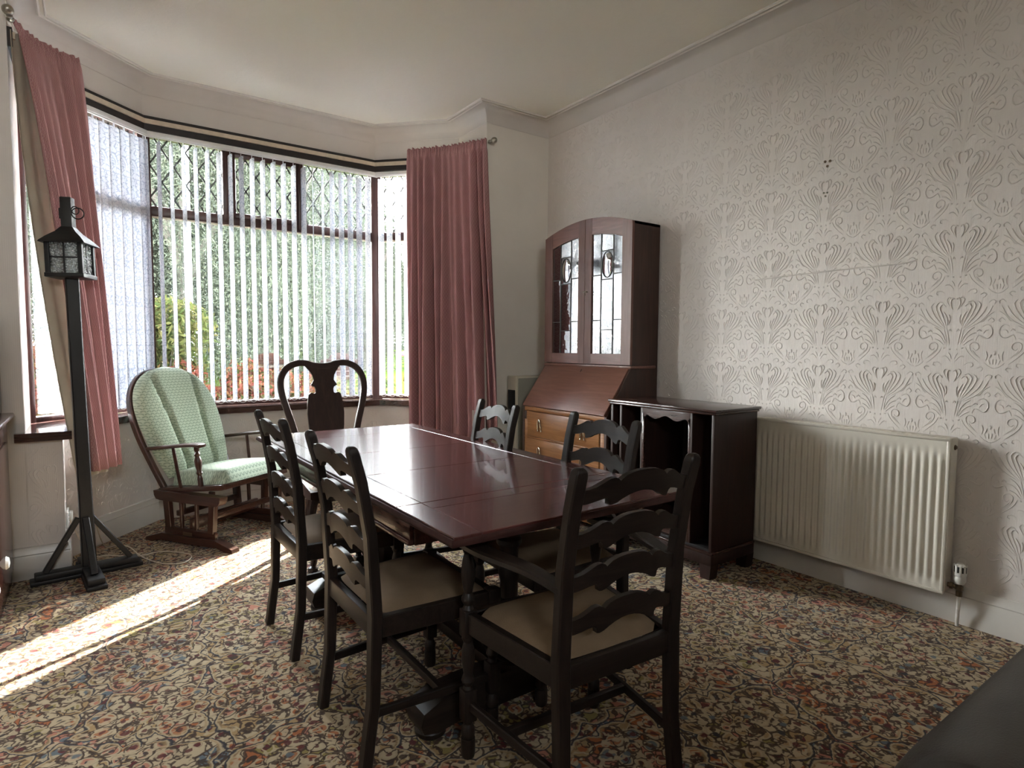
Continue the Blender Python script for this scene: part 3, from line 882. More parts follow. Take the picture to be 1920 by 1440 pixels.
# ================================================================== windows
def window(name, a, b, mullions, casement=None, label=None):
    a, b = Vector(a), Vector(b)
    d = b-a; L_ = d.length; ang = math.atan2(d.y, d.x)
    z0, z1 = SILL_T, HEAD+0.02
    TZ0, TZ1 = 2.165, 2.235
    bm = bmnew()
    fw = 0.035
    box(bm, (0, 0, z0), (fw, .07, z1), .006); box(bm, (L_-fw, 0, z0), (L_, .07, z1), .006)
    box(bm, (0.001, .002, z0), (L_-.001, .068, z0+.035), .006); box(bm, (0.001, .002, z1-.05), (L_-.001, .068, z1), .006)
    root = struct(name, bm, MAT['frame'], label=label)
    root.location = (a.x, a.y, 0); root.rotation_euler = (0, 0, ang)
    bm = bmnew(); box(bm, (fw, .004, TZ0), (L_-fw, .066, TZ1), .008); obj('transom', bm, MAT['frame'], root)
    bm = bmnew(); box(bm, (fw, .006, TZ0-.012), (L_-fw, .030, TZ0-.001), .002); obj('glazing_seal', bm, MAT['cream_plastic'], root)
    for (x0, x1) in mullions:
        bm = bmnew(); box(bm, (x0, -.004, TZ0+.012), (x1, .067, z1-.01), .012); box(bm, ((x0+x1)/2-.006, -.009, TZ1), ((x0+x1)/2+.006, .0, z1-.05), .003)
        obj('mullion', bm, MAT['frame'], root)
    bm = bmnew(); box(bm, (fw-.005, .032, z0+.03), (L_-fw+.005, .040, TZ0+.01)); obj('pane', bm, MAT['glass'], root)
    xs = [fw] + [v for mm in mullions for v in mm] + [L_-fw]
    for k in range(0, len(xs), 2):
        x0, x1 = xs[k], xs[k+1]
        zz0, zz1 = TZ1, z1-.05
        if casement == k//2:
            bm = bmnew(); c_ = .032
            box(bm, (x0+.002, -.006, zz0-.02), (x0+c_, .05, zz1+.02), .006); box(bm, (x1-c_, -.006, zz0-.02), (x1-.002, .05, zz1+.02), .006)
            box(bm, (x0+.003, -.005, zz0-.02), (x1-.003, .049, zz0+.02), .006); box(bm, (x0+.003, -.005, zz1-.045), (x1-.003, .049, zz1+.02), .006)
            cs = obj('casement', bm, MAT['frame'], root)
            bm = bmnew(); box(bm, ((x0+x1)/2-.10, -.022, zz0-.012), ((x0+x1)/2+.02, -.008, zz0+.006), .004); obj('handle', bm, MAT['chrome'], cs)
            x0 += c_; x1 -= c_; zz0 += .02; zz1 -= .045
        bm = bmnew(); box(bm, (x0-.004, .032, zz0-.005), (x1+.004, .040, zz1+.005)); obj('pane', bm, MAT['glass'], root)
        bm = bmnew(); dx, dz = 0.154, 0.236
        cx_, cz_ = x0, zz0+0.06
        for sgn in (1, -1):
            for kk in range(-14, 15):
                # line z = cz + sgn*(dz/dx)*(x-cx) + kk*dz
                p = []
                sl = sgn*dz/dx; c0 = cz_+kk*dz - sl*cx_
                for x in (x0, x1):
                    z = sl*x+c0
                    if zz0 <= z <= zz1: p.append((x, z))
                for z in (zz0, zz1):
                    x = (z-c0)/sl
                    if x0 < x < x1: p.append((x, z))
                if len(p) >= 2 and abs(p[0][0]-p[1][0]) > .01:
                    sweep(bm, [(p[0][0], .030, p[0][1]), (p[1][0], .030, p[1][1])], rect(.0055, .003), scale=[1, 1], up=Vector((0, 1, 0)))
        obj('lead_lattice', bm, MAT['lead'], root)
    return root
window('window_1', UP[2], UP[3], [(.505, .565), (1.062, 1.112)], 1, 'wide front window of the bay with leaded top lights')
for (cx_, sx_) in ((2.08, 1), (.36, -1)):
    bm = bmnew(); prism(bm, [(cx_-sx_*.040, 4.992), (cx_+sx_*.004, 4.988), (cx_+sx_*.036, 4.962), (cx_+sx_*.060, 4.99), (cx_+sx_*.02, 5.075), (cx_-sx_*.040, 5.075)], SILL_T-.004, HEAD+.02, 'xy')
    bmesh.ops.recalc_face_normals(bm, faces=bm.faces)
    struct('trim_%d' % (7 if sx_ > 0 else 8), bm, MAT['frame'], label='brown corner post between the front and the half-hidden angled window' if sx_ > 0 else 'brown corner post between the front and the closed-blind angled window')
window('window_2', UP[1], UP[2], [], None, 'angled bay window behind the closed pale blind and tall lantern')
window('window_3', UP[3], UP[4], [], None, 'angled bay window half hidden by the full rose curtain')

bm = bmnew()  # frame and pane of the added fill-light window
for x0, x1 in ((BWX0, BWX0+.04), (BWX1-.04, BWX1)): box(bm, (x0, YB-.10, BWZ0), (x1, YB-.03, BWZ1), .005)
for z0, z1 in ((BWZ0, BWZ0+.04), (BWZ1-.04, BWZ1)): box(bm, (BWX0, YB-.099, z0), (BWX1, YB-.031, z1), .005)
w4 = struct('fill_window', bm, MAT['frame'], label='small window added behind the viewer for fill light')
bm = bmnew(); box(bm, (BWX0+.03, YB-.068, BWZ0+.03), (BWX1-.03, YB-.062, BWZ1-.03)); obj('pane', bm, MAT['glass'], w4)

# ================================================================== blinds
def vane_mesh(z0, z1):
    bm = bmnew()
    hw = 0.0445
    zs = [z0, z0+.045, z0+.05, z1-.040, z1-.032, z1-.028, z1]
    ws = [hw, hw, hw, hw, hw*.93, .008, .008]
    ns_ = 5
    for side in (0, 1):
        rows = []
        for z, w_ in zip(zs, ws):
            rw = []
            for i in range(ns_):
                q = -1+2*i/(ns_-1)
                th = 0.0003 if side else -0.0003
                rw.append(bm.verts.new((q*w_, 0.006*(1-q*q)*(w_/hw) + th, z)))
            rows.append(rw)
        for A, B in zip(rows[:-1], rows[1:]):
            for i in range(ns_-1):
                bm.faces.new((A[i], A[i+1], B[i+1], B[i]) if not side else (A[i+1], A[i], B[i], B[i+1]))
    return finish(bm, 'vane', 60)
VM = vane_mesh(SILL_T+.035, 2.700)
def blind(label, a, b, first, nvanes, phi, jitter=1.5, turned={}):
    a, b = Vector(a), Vector(b); d = (b-a); L_ = d.length; ang = math.atan2(d.y, d.x)
    t = thing('vertical_blind', label, 'blind', (a.x, a.y, 0), ang)
    bm = bmnew(); box(bm, (0.0, -.020, 2.700), (L_, .020, 2.732), .006); box(bm, (0, -.010, 2.694), (L_, .010, 2.702), .002)
    obj('headrail', bm, MAT['headrail'], t)
    pts = []
    for i in range(nvanes):
        o = bpy.data.objects.new('vane', VM); COL.objects.link(o)
        if not VM.materials: VM.materials.append(MAT['vane'])
        o.parent = t
        x = first+0.077*i
        o.location = (x, 0, 0)
        rz_ = PI/2-R(turned.get(i, phi)+random.uniform(-jitter, jitter))-ang
        o.rotation_euler = (0, 0, rz_)
        pts.append((x, rz_))
    bm = bmnew()
    for (x, rz_), (x2, rz2) in zip(pts[:-1], pts[1:]):
        e = 0.042
        for s_ in (1, -1):
            p0 = Vector((x+s_*e*math.cos(rz_), s_*e*math.sin(rz_), SILL_T+.048)); p1 = Vector((x2+s_*e*math.cos(rz2), s_*e*math.sin(rz2), SILL_T+.048))
            mid = (p0+p1)/2 - Vector((0, 0, .022))
            tube(bm, smooth_path([p0, mid, p1], 3), 0.0022, 5)
    obj('chain', bm, MAT['headrail'], t)
    return t
def inset(i0, i1, d, s0=0.0, s1=0.0):
    p0, p1 = Vector(UP[i0]), Vector(UP[i1]); t = (p1-p0).normalized(); n_ = Vector((t.y, -t.x))
    return p0+n_*d+t*s0, p1+n_*d-t*s1
a_, b_ = inset(2, 3, 0.052, 0.0, 0.0)
blind('white vertical blind with open slats across the wide front window', a_, b_, 0.012, 22, -10, 1.2, {15: 16, 16: 30, 17: 43, 18: 48, 19: 51, 20: 52, 21: 52})
a_, b_ = inset(1, 2, 0.052, 0.02, 0.03)
blind('pale leaf-patterned vertical blind turned shut beside the lantern', a_, b_, 0.175, 9, 42)
a_, b_ = inset(3, 4, 0.052, 0.03, 0.02)
blind('narrow vertical blind partly covered by the full rose curtain', a_, b_, 0.045, 9, 57)

# ================================================================== curtain track and curtains
trk = thing('curtain_track', 'cream curtain track with round silver finials above the bay', 'curtain track', (1.16, 4.4, 2.8))
bm = bmnew()
base = offset_poly(upr, 0.0)
ring_strip(bm, [Vector((p.x-1.16, p.y-4.4)) for p in base], 0.023, 0.034, -0.007, 0.024)
bmesh.ops.recalc_face_normals(bm, faces=bm.faces)
obj('rail', bm, MAT['cream_plastic'], trk)
FIN = [(0, -.0), (.011, .0), (.011, .010), (.020, .014), (.020, .020), (.010, .026), (.010, .034), (.017, .038), (.017, .044), (.010, .050), (.018, .058), (.027, .070), (.030, .084), (.027, .099), (.018, .110), (.010, .116), (0, .117)]
for (x, y, z, s_, ax) in ((2.605, 4.005, 2.842, 0.8, (0.15, -1, 0)), (-0.262, 3.985, 2.862, 0.85, (-0.1, -1, 0.35))):
    bm = bmnew()
    q = Vector(ax).to_track_quat('Z', 'Y').to_matrix().to_4x4()
    lathe(bm, [(a*s_, b*s_) for a, b in FIN], 14, M=Matrix.Translation((x-1.16, y-4.4, z-2.8)) @ q)
    obj('finial', bm, MAT['steel'], trk)

def curtain_mesh(top, bot, zt, zb, nf, width, ampl, seed, heading=True, thick=0.004, bulge=None, epow=None):
    rnd = random.Random(seed)
    def sampler(pts):
        P = smooth_path([(p[0], p[1], 0) for p in pts], 10)
        L_ = [0]
        for i in range(1, len(P)): L_.append(L_[-1]+(P[i]-P[i-1]).length)
        def s(t):
            x = t*L_[-1]
            for i in range(1, len(P)):
                if L_[i] >= x-1e-9:
                    k = (x-L_[i-1])/max(1e-9, L_[i]-L_[i-1]); p = P[i-1].lerp(P[i], k); tt = (P[i]-P[i-1]).normalized()
                    return p, Vector((-tt.y, tt.x, 0))
            return P[-1], Vector((0, 1, 0))
        return s
    sT, sB = sampler(top), sampler(bot)
    ph = [rnd.uniform(-.9, .9) for _ in range(8)]
    def fold(t, k):
        # k: 0 at the heading, 1 at the hem
        a = 2*PI*nf*(t + 0.022*math.sin(2*PI*2.3*t+ph[0]) + 0.012*k*math.sin(2*PI*3.1*t+ph[1]))
        w1 = math.sin(a + 0.5*k*math.sin(2*PI*1.3*t+ph[2]))
        w2 = math.sin(a*0.5+ph[3])*0.55*k
        return w1*(0.65+0.35*math.sin(2*PI*1.7*t+ph[4])) + w2
    bm = bmnew(); uvl = bm.loops.layers.uv.new('UVMap')
    ns_ = nf*16
    grid = []
    Ht = zt-zb
    KZ = ([0, .018/Ht, .036/Ht, .052/Ht, .064/Ht, .078/Ht, .100/Ht, .14/Ht] if heading else [0, .05/Ht, .1/Ht, .14/Ht])
    KZ = KZ + [KZ[-1]+(1-KZ[-1])*(q+1)/24 for q in range(24)]
    nz_ = len(KZ)-1
    for j, kz in enumerate(KZ):
        z = zt+(zb-zt)*kz
        row = []
        for i in range(ns_+1):
            t = i/ns_
            pT, nT = sT(t); pB, nB = sB(t)
            e = kz*kz*(3-2*kz)*0.5+kz*0.5 if epow is None else kz**epow
            p = pT.lerp(pB, e); nn_ = nT.lerp(nB, e).normalized()
            am = ampl*(0.5+0.5*min(1, kz*1.8))
            off = am*fold(t, min(1, kz*1.3))
            hz = (zt-z)
            if heading and hz < 0.10:
                fr = math.sin(2*PI*nf*2.9*t+1.3*math.sin(2*PI*3*t)); 
                cin = min(1, abs(hz-.064)/.05)
                off = off*(0.35+0.65*min(1, max(0, (hz-.064)/.036))) + fr*(.003+.009*cin*(1 if hz < .064 else .5))
            v = bm.verts.new((p.x+nn_.x*off, p.y+nn_.y*off, z + (0.006*math.sin(2*PI*nf*1.9*t) if j == 0 else 0)))
            row.append(v)
        grid.append(row)
    for j in range(nz_):
        for i in range(ns_):
            fc = bm.faces.new((grid[j][i], grid[j+1][i], grid[j+1][i+1], grid[j][i+1]))
            for lp, (ii, jj) in zip(fc.loops, ((i, j), (i, j+1), (i+1, j+1), (i+1, j))):
                lp[uvl].uv = (ii/ns_*width, KZ[jj]*(zt-zb))
    return bm
def add_solid(o, th):
    md = o.modifiers.new('thickness', 'SOLIDIFY'); md.thickness = th; md.offset = 0
# full rose curtain by the bureau
cr = thing('curtain', 'rose damask curtain hanging full length beside the bureau bookcase', 'curtain', (2.42, 4.25, 0.5))
ox, oy, oz = 2.42, 4.25, 0.5
def loc2(pts): return [(x-ox, y-oy) for x, y in pts]
bm = curtain_mesh(loc2([(2.575, 3.990), (2.52, 4.10), (2.40, 4.33), (2.19, 4.595)]), loc2([(2.660, 3.935), (2.545, 4.0), (2.375, 4.20), (2.150, 4.515)]), 2.862-oz, 0.50-oz, 11, 2.6, 0.062, 3)
add_solid(obj('drape', bm, MAT['curtain'], cr, 80), 0.003)
bm = curtain_mesh(loc2([(2.535, 4.25), (2.44, 4.42), (2.25, 4.615)]), loc2([(2.455, 4.215), (2.40, 4.30), (2.22, 4.555)]), 2.82-oz, 0.53-oz, 6, 1.6, 0.008, 5, False)
add_solid(obj('lining', bm, MAT['lining'], cr, 80), 0.002)
# swept rose curtain behind the lantern
cl = thing('curtain', 'rose damask curtain swept sideways with loose cream lining behind the lantern', 'curtain', (0.0, 4.1, 0.52))
ox, oy, oz = 0.0, 4.1, 0.52
bm = curtain_mesh(loc2([(-.252, 3.985), (-.215, 4.10), (-.12, 4.22), (.015, 4.305)]), loc2([(.015, 3.995), (.045, 4.04), (.085, 4.10), (.128, 4.18)]), 2.875-oz, 0.545-oz, 6, 1.9, 0.026, 11, epow=.72)
add_solid(obj('drape', bm, MAT['curtain'], cl, 80), 0.003)
bm = curtain_mesh(loc2([(-.270, 4.01), (-.235, 4.07), (-.13, 4.21)]), loc2([(-.072, 3.995), (-.03, 4.02), (.075, 4.105)]), 2.83-oz, 0.52-oz, 3, 1.0, 0.010, 21, False, epow=1.5)
add_solid(obj('lining', bm, MAT['lining'], cl, 80), 0.002)

# ================================================================== ladderback chairs
def pad_mesh(bm, bw, fw, y0, y1, z0, h, n=12, dome=0.012):
    """upholstered pad: trapezium plan with rounded rim and a slight dome"""
    rows = []
    for j in range(n+1):
        v = -1+2*j/n
        row = []
        for i in range(n+1):
            a = -1+2*i/n
            k = (v+1)/2
            hw = bw*(1-k)+fw*k
            # rounded corners
            cr = 1-0.06*(abs(v)**6); cr2 = 1-0.05*(abs(a)**6)
            x = a*hw*cr; y = (y0+y1)/2+v*(y1-y0)/2*cr2
            e = max(abs(a), abs(v))
            z = z0 + h*(1-e**8)**0.5*0.75 + h*.25*(1 if e < .999 else 0.0) + dome*(1-a*a)*(1-v*v)
            row.append(bm.verts.new((x, y, z)))
        rows.append(row)
    for j in range(n):
        for i in range(n):
            bm.faces.new((rows[j][i], rows[j][i+1], rows[j+1][i+1], rows[j+1][i]))
    rim = [rows[0][i] for i in range(n+1)] + [rows[j][n] for j in range(1, n+1)] + [rows[n][i] for i in range(n-1, -1, -1)] + [rows[j][0] for j in range(n-1, 0, -1)]
    bm.faces.new(list(reversed(rim)))

POST_Y = [(-0.235, 0), (-0.208, .20), (-0.20, .46), (-0.213, .70), (-0.240, .86), (-0.268, .965)]
def post_y(z):
    for (ya, za), (yb, zb) in zip(POST_Y[:-1], POST_Y[1:]):
        if z <= zb: return ya+(yb-ya)*(z-za)/(zb-za)
    return POST_Y[-1][0]
SL_T = [(0, .044), (.12, .0435), (.24, .040), (.34, .034), (.40, .026), (.43, .021), (.47, .028), (.53, .031), (.60, .029), (.70, .019), (.80, .010), (.90, .005), (1, .004)]
SL_B = [(0, -.012), (.12, -.014), (.24, -.020), (.34, -.028), (.43, -.037), (.50, -.041), (.545, -.040), (.56, -.026), (.60, -.021), (.70, -.024), (.80, -.029), (.90, -.033), (1, -.034)]
def make_ladderback(label, arms=False, group=None):
    name = 'carver_chair' if arms else 'ladderback_chair'
    t = thing(name, label, 'chair', group=group)
    bw, fw = 0.193, (0.258 if arms else 0.232)
    for s in (-1, 1):
        bm = bmnew()
        path = [(s*bw, y, z) for y, z in POST_Y]
        path = path[:-1] + [(s*bw, post_y(.945), .945), (s*bw, post_y(.957), .957), (s*bw, post_y(.965), .964), (s*bw, post_y(.965), .967)]
        sweep(bm, path, rect(.020, .016, .004), scale=[1, 1, 1.08, 1, .95, .95, .86, .62, .3], up=Vector((0, 1, 0)))
        obj('back_post', bm, MAT['oak_z'], t)
    for zc in (.905, .790, .678, .566):
        bm = bmnew()
        T = [(-a, b) for a, b in reversed(SL_T[1:])] + SL_T
        B = [(-a, b) for a, b in reversed(SL_B[1:])] + SL_B
        strip_prism(bm, T, B, -.008, .008, lambda a, d, z, zc=zc: Vector((a*(bw-.012), post_y(zc+z) + d - 0.020*(1-a*a), zc+z)))
        bmesh.ops.recalc_face_normals(bm, faces=bm.faces)
        obj('back_slat', bm, MAT['oak_x'], t, 50)
    for s in (-1, 1):
        bm = bmnew()
        x, y = s*(fw-.012), .195
        lathe(bm, [(.019, 0), (.022, .01), (.022, .05), (.0215, .06)], 12, (x, y, 0))
        box(bm, (x-.021, y-.021, .115), (x+.021, y+.021, .215), .004)
        lathe(bm, [(.015, .055), (.021, .07), (.021, .09), (.014, .105), (.018, .12)], 12, (x, y, 0))
        lathe(bm, [(.018, .21), (.013, .225), (.021, .24), (.019, .25), (.014, .262), (.0205, .30), (.0195, .335), (.014, .36), (.020, .372), (.018, .385)], 12, (x, y, 0))
        box(bm, (x-.021, y-.021, .378), (x+.021, y+.021, .462), .004)
        if arms:
            lathe(bm, [(.019, .460), (.013, .475), (.021, .488), (.021, .497), (.013, .512), (.019, .545), (.022, .575), (.018, .61), (.013, .632), (.019, .645), (.016, .655)], 12, (x, y, 0))
        obj('front_leg', bm, MAT['oak_z'], t)
    bm = bmnew()
    box(bm, (-fw+.02, .182, .392), (fw-.02, .208, .455), .004)
    for s in (-1, 1):
        sweep(bm, [(s*bw, -.195, .424), (s*(fw-.012), .19, .424)], rect(.013, .032, .003), scale=[1, 1])
    box(bm, (-bw, -.213, .392), (bw, -.188, .455), .004)
    obj('seat_frame', bm, MAT['oak_x'], t)
    bm = bmnew()
    pad_mesh(bm, bw-.006, fw-.016, -.182, .186, .450, .022)
    obj('seat_pad', bm, MAT['seat_pad'], t, 60)
    for s in (-1, 1):
        bm = bmnew()
        sweep(bm, [(s*bw, -.212, .165), (s*(fw-.012), .195, .165)], rect(.009, .014, .003), scale=[1, 1])
        obj('stretcher', bm, MAT['oak_y'], t)
    bm = bmnew(); xm = (bw+fw)/2-.006; box(bm, (-xm, .005, .152), (xm, .025, .178), .003)
    obj('stretcher', bm, MAT['oak_x'], t)
    if arms:
        for s in (-1, 1):
            bm = bmnew()
            P = smooth_path([(s*(bw+.004), -.212, .652), (s*(bw+.022), -.10, .668), (s*(fw-.004), .06, .672), (s*(fw-.008), .17, .662), (s*(fw-.012), .235, .655)], 5)
            n = len(P)
            sc = [(0.75+0.55*math.sin(PI*min(1, i/(n-1)*1.05))*0.9 + 0.25*(i/(n-1)), 1.0) for i in range(n-2)] + [(.85, .9), (.45, .7)]
            sweep(bm, P, rect(.021, .011, .005), scale=sc)
            obj('arm', bm, MAT['oak_y'], t)
    return t

G4 = 'ladderback chairs along the table sides'
c1 = make_ladderback('ladderback chair in front of the full-length view, left table side, next to the armed chair', group=G4)
c1['label'] = 'nearer of the two dark ladderback chairs on the window-lantern side of the table'
c1.location = (0.862, 1.812, 0); c1.rotation_euler = (0, 0, -PI/2)
dup(c1, (0.866, 2.57, 0), -PI/2+R(.5), 'dark ladderback chair nearest the green rocking chair at the table side')
dup(c1, (1.462, 1.79, 0), PI/2-R(3), 'dark ladderback chair with its back before the low record cabinet')
dup(c1, (1.445, 2.56, 0), PI/2-R(7), 'dark ladderback chair with its back before the bureau and rose curtain')
cv = make_ladderback('dark carver chair with arms at the near end of the table', True)
cv.location = (1.142, 1.290, 0); cv.rotation_euler = (0, 0, -R(3.6))

# ================================================================== draw-leaf table
TX0, TX1, TY0, TY1, TZ = 0.765, 1.70, 1.335, 3.487, 0.75
tx, ty = (TX0+TX1)/2, (TY0+TY1)/2
tb = thing('dining_table', 'long reddish mahogany draw-leaf dining table with glossy top', 'table', (tx, ty, 0))
hx, hy = (TX1-TX0)/2, (TY1-TY0)/2
J = 0.714     # joints between centre and leaves
def board(name, x0, y0, x1, y1, mat, dz=0.0, bev=.0018):
    bm = bmnew(); box(bm, (x0, y0, TZ-.026+dz), (x1, y1, TZ+dz), bev, seg=1); return obj(name, bm, mat, tb)
g = .0006
ew = .088
board('edge_board', -hx, -J+g, -hx+ew-g, J-g, MAT['table_y'])
board('edge_board', hx-ew+g, -J+g, hx, J-g, MAT['table_y'])
board('top_board', -hx+ew, -J+g, hx-ew, -g-.235, MAT['table_x'])
board('top_board', -hx+ew, -.235+g, hx-ew, .235-g, MAT['table_x'])
board('top_board', -hx+ew, .235+g, hx-ew, J-g, MAT['table_x'])
for s in (-1, 1):
    lo, hi = (-hy, -J-g) if s < 0 else (J+g, hy)
    inn_ = (hi-.075, hi) if s < 0 else (lo, lo+.075)
    out_ = (lo, hi-.075-g) if s < 0 else (lo+.075+g, hi)
    board('leaf_edge_board', -hx, lo, -hx+ew-g, hi, MAT['table_y'], -.0006)
    board('leaf_edge_board', hx-ew+g, lo, hx, hi, MAT['table_y'], -.0006)
    board('leaf_board', -hx+ew, inn_[0], hx-ew, inn_[1], MAT['table_x'], -.0006)
    board('leaf_board', -hx+ew, out_[0], hx-ew, out_[1], MAT['table_x'], -.0006)
bm = bmnew()
# rounded lip round the whole edge
sweep(bm, [(-hx+.004, -hy+.004, TZ-.019), (hx-.004, -hy+.004, TZ-.019), (hx-.004, hy-.004, TZ-.019), (-hx+.004, hy-.004, TZ-.019)], [(-.008, -.010), (.008, -.010), (.011, -.003), (.011, .004), (.008, .012), (-.008, .012)], closed=True)
bmesh.ops.recalc_face_normals(bm, faces=bm.faces)
obj('edge_moulding', bm, plain('table_edge_mahogany', (0.05, 0.020, 0.017), 0.55, var=0.2, vs=30, spec=0.25), tb)
bm = bmnew()
ax_, ay_ = .395, .685
for s in (-1, 1):
    box(bm, (s*ax_-.012, -ay_, .605), (s*ax_+.012, ay_, .722), .004)
    box(bm, (s*ax_-.018, -ay_-.002, .606), (s*ax_+.018, ay_+.002, .626), .005)
    box(bm, (s*ax_-.017, -ay_, .688), (s*ax_+.017, ay_, .700), .004)
    box(bm, (-ax_, s*ay_-.012, .607), (ax_, s*ay_+.012, .722), .004)
    box(bm, (s*.2-.02, -hy+.05, .70), (s*.2+.02, hy-.05, .722), .003)
obj('apron', bm, MAT['table_y'], tb)
for yy_ in (-.755, .345):
    bm = bmnew()
    prism(bm, [(-.43, .075), (-.42, .045), (-.37, .035), (-.30, .045), (.17, .045), (.24, .035), (.29, .045), (.30, .075), (.29, .110), (.22, .140), (.05, .150), (-.18, .150), (-.35, .140), (-.42, .110)], yy_-.055, yy_+.055, 'xz')
    bmesh.ops.recalc_face_normals(bm, faces=bm.faces)
    ft = obj('trestle_foot', bm, MAT['oak_x'], tb)
    for xx in (-.37, .24):
        bm = bmnew(); lathe(bm, [(0, 0), (.034, 0), (.050, .014), (.052, .028), (.042, .042), (.0, .046)], 16, (xx, yy_, 0)); obj('bun_foot', bm, MAT['oak_z'], ft)
    x = -.065
    prof = [(.036, .70), (.036, .60), (.044, .59), (.044, .575), (.033, .56), (.031, .50), (.038, .47), (.031, .44), (.032, .385), (.050, .372), (.052, .36), (.062, .352), (.092, .325), (.106, .285), (.104, .245), (.085, .205), (.056, .178), (.066, .168), (.066, .148)]
    bm = bmnew(); n = 40; rings = []
    for rr, z in reversed(prof):
        k_ = .055 if rr > .07 else 0
        rings.append([bm.verts.new((x+rr*(1+k_*math.cos(10*2*PI*i/n))*math.cos(2*PI*i/n), yy_+rr*(1+k_*math.cos(10*2*PI*i/n))*math.sin(2*PI*i/n), z)) for i in range(n)])
    for A, B in zip(rings[:-1], rings[1:]):
        for i in range(n): bm.faces.new((A[i], A[(i+1) % n], B[(i+1) % n], B[i]))
    bm.faces.new(list(reversed(rings[0]))); bm.faces.new(rings[-1])
    obj('pedestal', bm, MAT['oak_z'], tb)
    bm = bmnew(); box(bm, (-.36, yy_-.04, .70), (.36, yy_+.04, .724), .004); obj('bearer', bm, MAT['oak_x'], tb)
bm = bmnew(); box(bm, (-.095, -.71, .085), (-.035, .30, .130), .006); obj('stretcher', bm, MAT['oak_y'], tb)

# ================================================================== queen anne chair
qa = thing('queen_anne_chair', 'dark vase-splat chair with rounded hoop back at the far table end', 'chair', (1.225, 3.52, 0), PI)
def qy(z): return -.205 - .13*max(0, z-.46) - .10*max(0, z-.9)
hoop = [(-.160, .44), (-.178, .60), (-.206, .74), (-.240, .86), (-.263, .96), (-.262, 1.04), (-.225, 1.105), (-.160, 1.136), (-.095, 1.135), (-.048, 1.122), (0, 1.117)]
hoop = hoop + [(-x, z) for x, z in reversed(hoop[:-1])]
bm = bmnew(); P = smooth_path([(x, qy(z), z) for x, z in hoop], 4)
sweep(bm, P, rect(.020, .012, .005), scale=[1.0]*len(P), up=Vector((0, 1, 0)))
obj('back_frame', bm, MAT['anne_z'], qa)
SP = [(.455, .070), (.50, .072), (.58, .085), (.66, .101), (.74, .112), (.82, .117), (.88, .114), (.915, .108), (.940, .103), (.952, .086), (.945, .068), (.950, .058), (.970, .056), (.985, .062), (.998, .085), (1.01, .076), (1.03, .064), (1.06, .070), (1.09, .088), (1.11, .105), (1.128, .120)]
bm = bmnew()
prism(bm, [(x, z) for z, x in SP] + [(-x, z) for z, x in reversed(SP)], -.007, .007, 'xz', bend=lambda v: Vector((v.x, v.y+qy(v.z), v.z)))
bmesh.ops.recalc_face_normals(bm, faces=bm.faces)
obj('splat', bm, MAT['anne_z'], qa)
bm = bmnew(); pad_mesh(bm, .19, .245, -.20, .235, .43, .045); obj('seat_pad', bm, MAT['floral'], qa, 60)
bm = bmnew()
prism(bm, [(-.195, -.21), (.195, -.21), (.252, .245), (-.252, .245)], .375, .44, 'xy'); obj('seat_frame', bm, MAT['anne_z'], qa)
for s in (-1, 1):
    bm = bmnew(); P = smooth_path([(s*.235, .225, .39), (s*.255, .245, .30), (s*.245, .238, .18), (s*.232, .228, .07), (s*.245, .243, .025), (s*.247, .247, .0)], 4)
    n = len(P); tube(bm, P, [.034-.018*min(1, i/(n-1)*1.25)+(.012 if i > n-5 else 0) for i in range(n)], 10)
    obj('front_leg', bm, MAT['anne_z'], qa)
    bm = bmnew(); sweep(bm, [(s*.172, -.200, .44), (s*.170, -.215, .25), (s*.172, -.255, 0)], rect(.018, .018, .004), scale=[1, .95, .9], up=Vector((0, 1, 0)))
    obj('back_leg', bm, MAT['anne_z'], qa)

# ================================================================== glider rocking chair
GX, GY, GRZ = 0.715, 4.285, math.atan2(-.56, -.83)
gl = thing('rocking_chair', 'glider rocking chair with sage green cushions before the bay window', 'chair', (GX, GY, 0), GRZ)
for s in (-1, 1):
    bm = bmnew(); x = s*.275
    prism(bm, [(-.36, 0), (-.30, .0), (-.24, .018), (.24, .018), (.30, 0), (.36, 0), (.355, .022), (.22, .062), (-.22, .062), (-.355, .022)], x-.028, x+.028, 'yz')
    bmesh.ops.recalc_face_normals(bm, faces=bm.faces)
    rn = obj('runner', bm, MAT['rocker_x'], gl)
    bm = bmnew(); box(bm, (x-.012, -.21, .058), (x+.012, .21, .105), .005); obj('lower_rail', bm, MAT['rocker_x'], gl)
    bm = bmnew(); prism(bm, [(-.27, .300), (-.255, .278), (-.22, .272), (.22, .272), (.255, .278), (.27, .300), (.275, .330), (-.275, .330)], x-.030, x+.030, 'yz')
    bmesh.ops.recalc_face_normals(bm, faces=bm.faces)
    obj('upper_rail', bm, MAT['rocker_x'], gl)
    for y in (-.19, -.075, .055, .19):
        bm = bmnew(); sweep(bm, [(x, y*.92, .10), (x, y, .275)], rect(.016 if abs(y) > .1 else .010, .024 if abs(y) > .1 else .010, .003), scale=[1, 1], up=Vector((0, 1, 0)))
        obj('post', bm, MAT['rocker_z'], gl)
    for ya_ in (-.145, .105):
        bm = bmnew(); box(bm, (x-s*.052-.009, ya_, .17), (x-s*.052+.009, ya_+.04, .34), .004); obj('swing_arm', bm, MAT['rocker_z'], gl)
bm = bmnew(); box(bm, (.3045, -.03, .068), (.307, .045, .092), .001); obj('maker_plate', bm, MAT['brass_dark'], gl)
bm = bmnew(); box(bm, (-.275, -.012, .10), (.275, .012, .17), .004); obj('cross_rail', bm, MAT['rocker_x'], gl)
bm = bmnew(); box(bm, (-.25, -.15, .165), (.25, -.12, .20), .004); obj('cross_rail', bm, MAT['rocker_x'], gl)
bm = bmnew(); box(bm, (-.25, .12, .165), (.25, .15, .20), .004)
obj('cross_rail', bm, MAT['rocker_x'], gl)
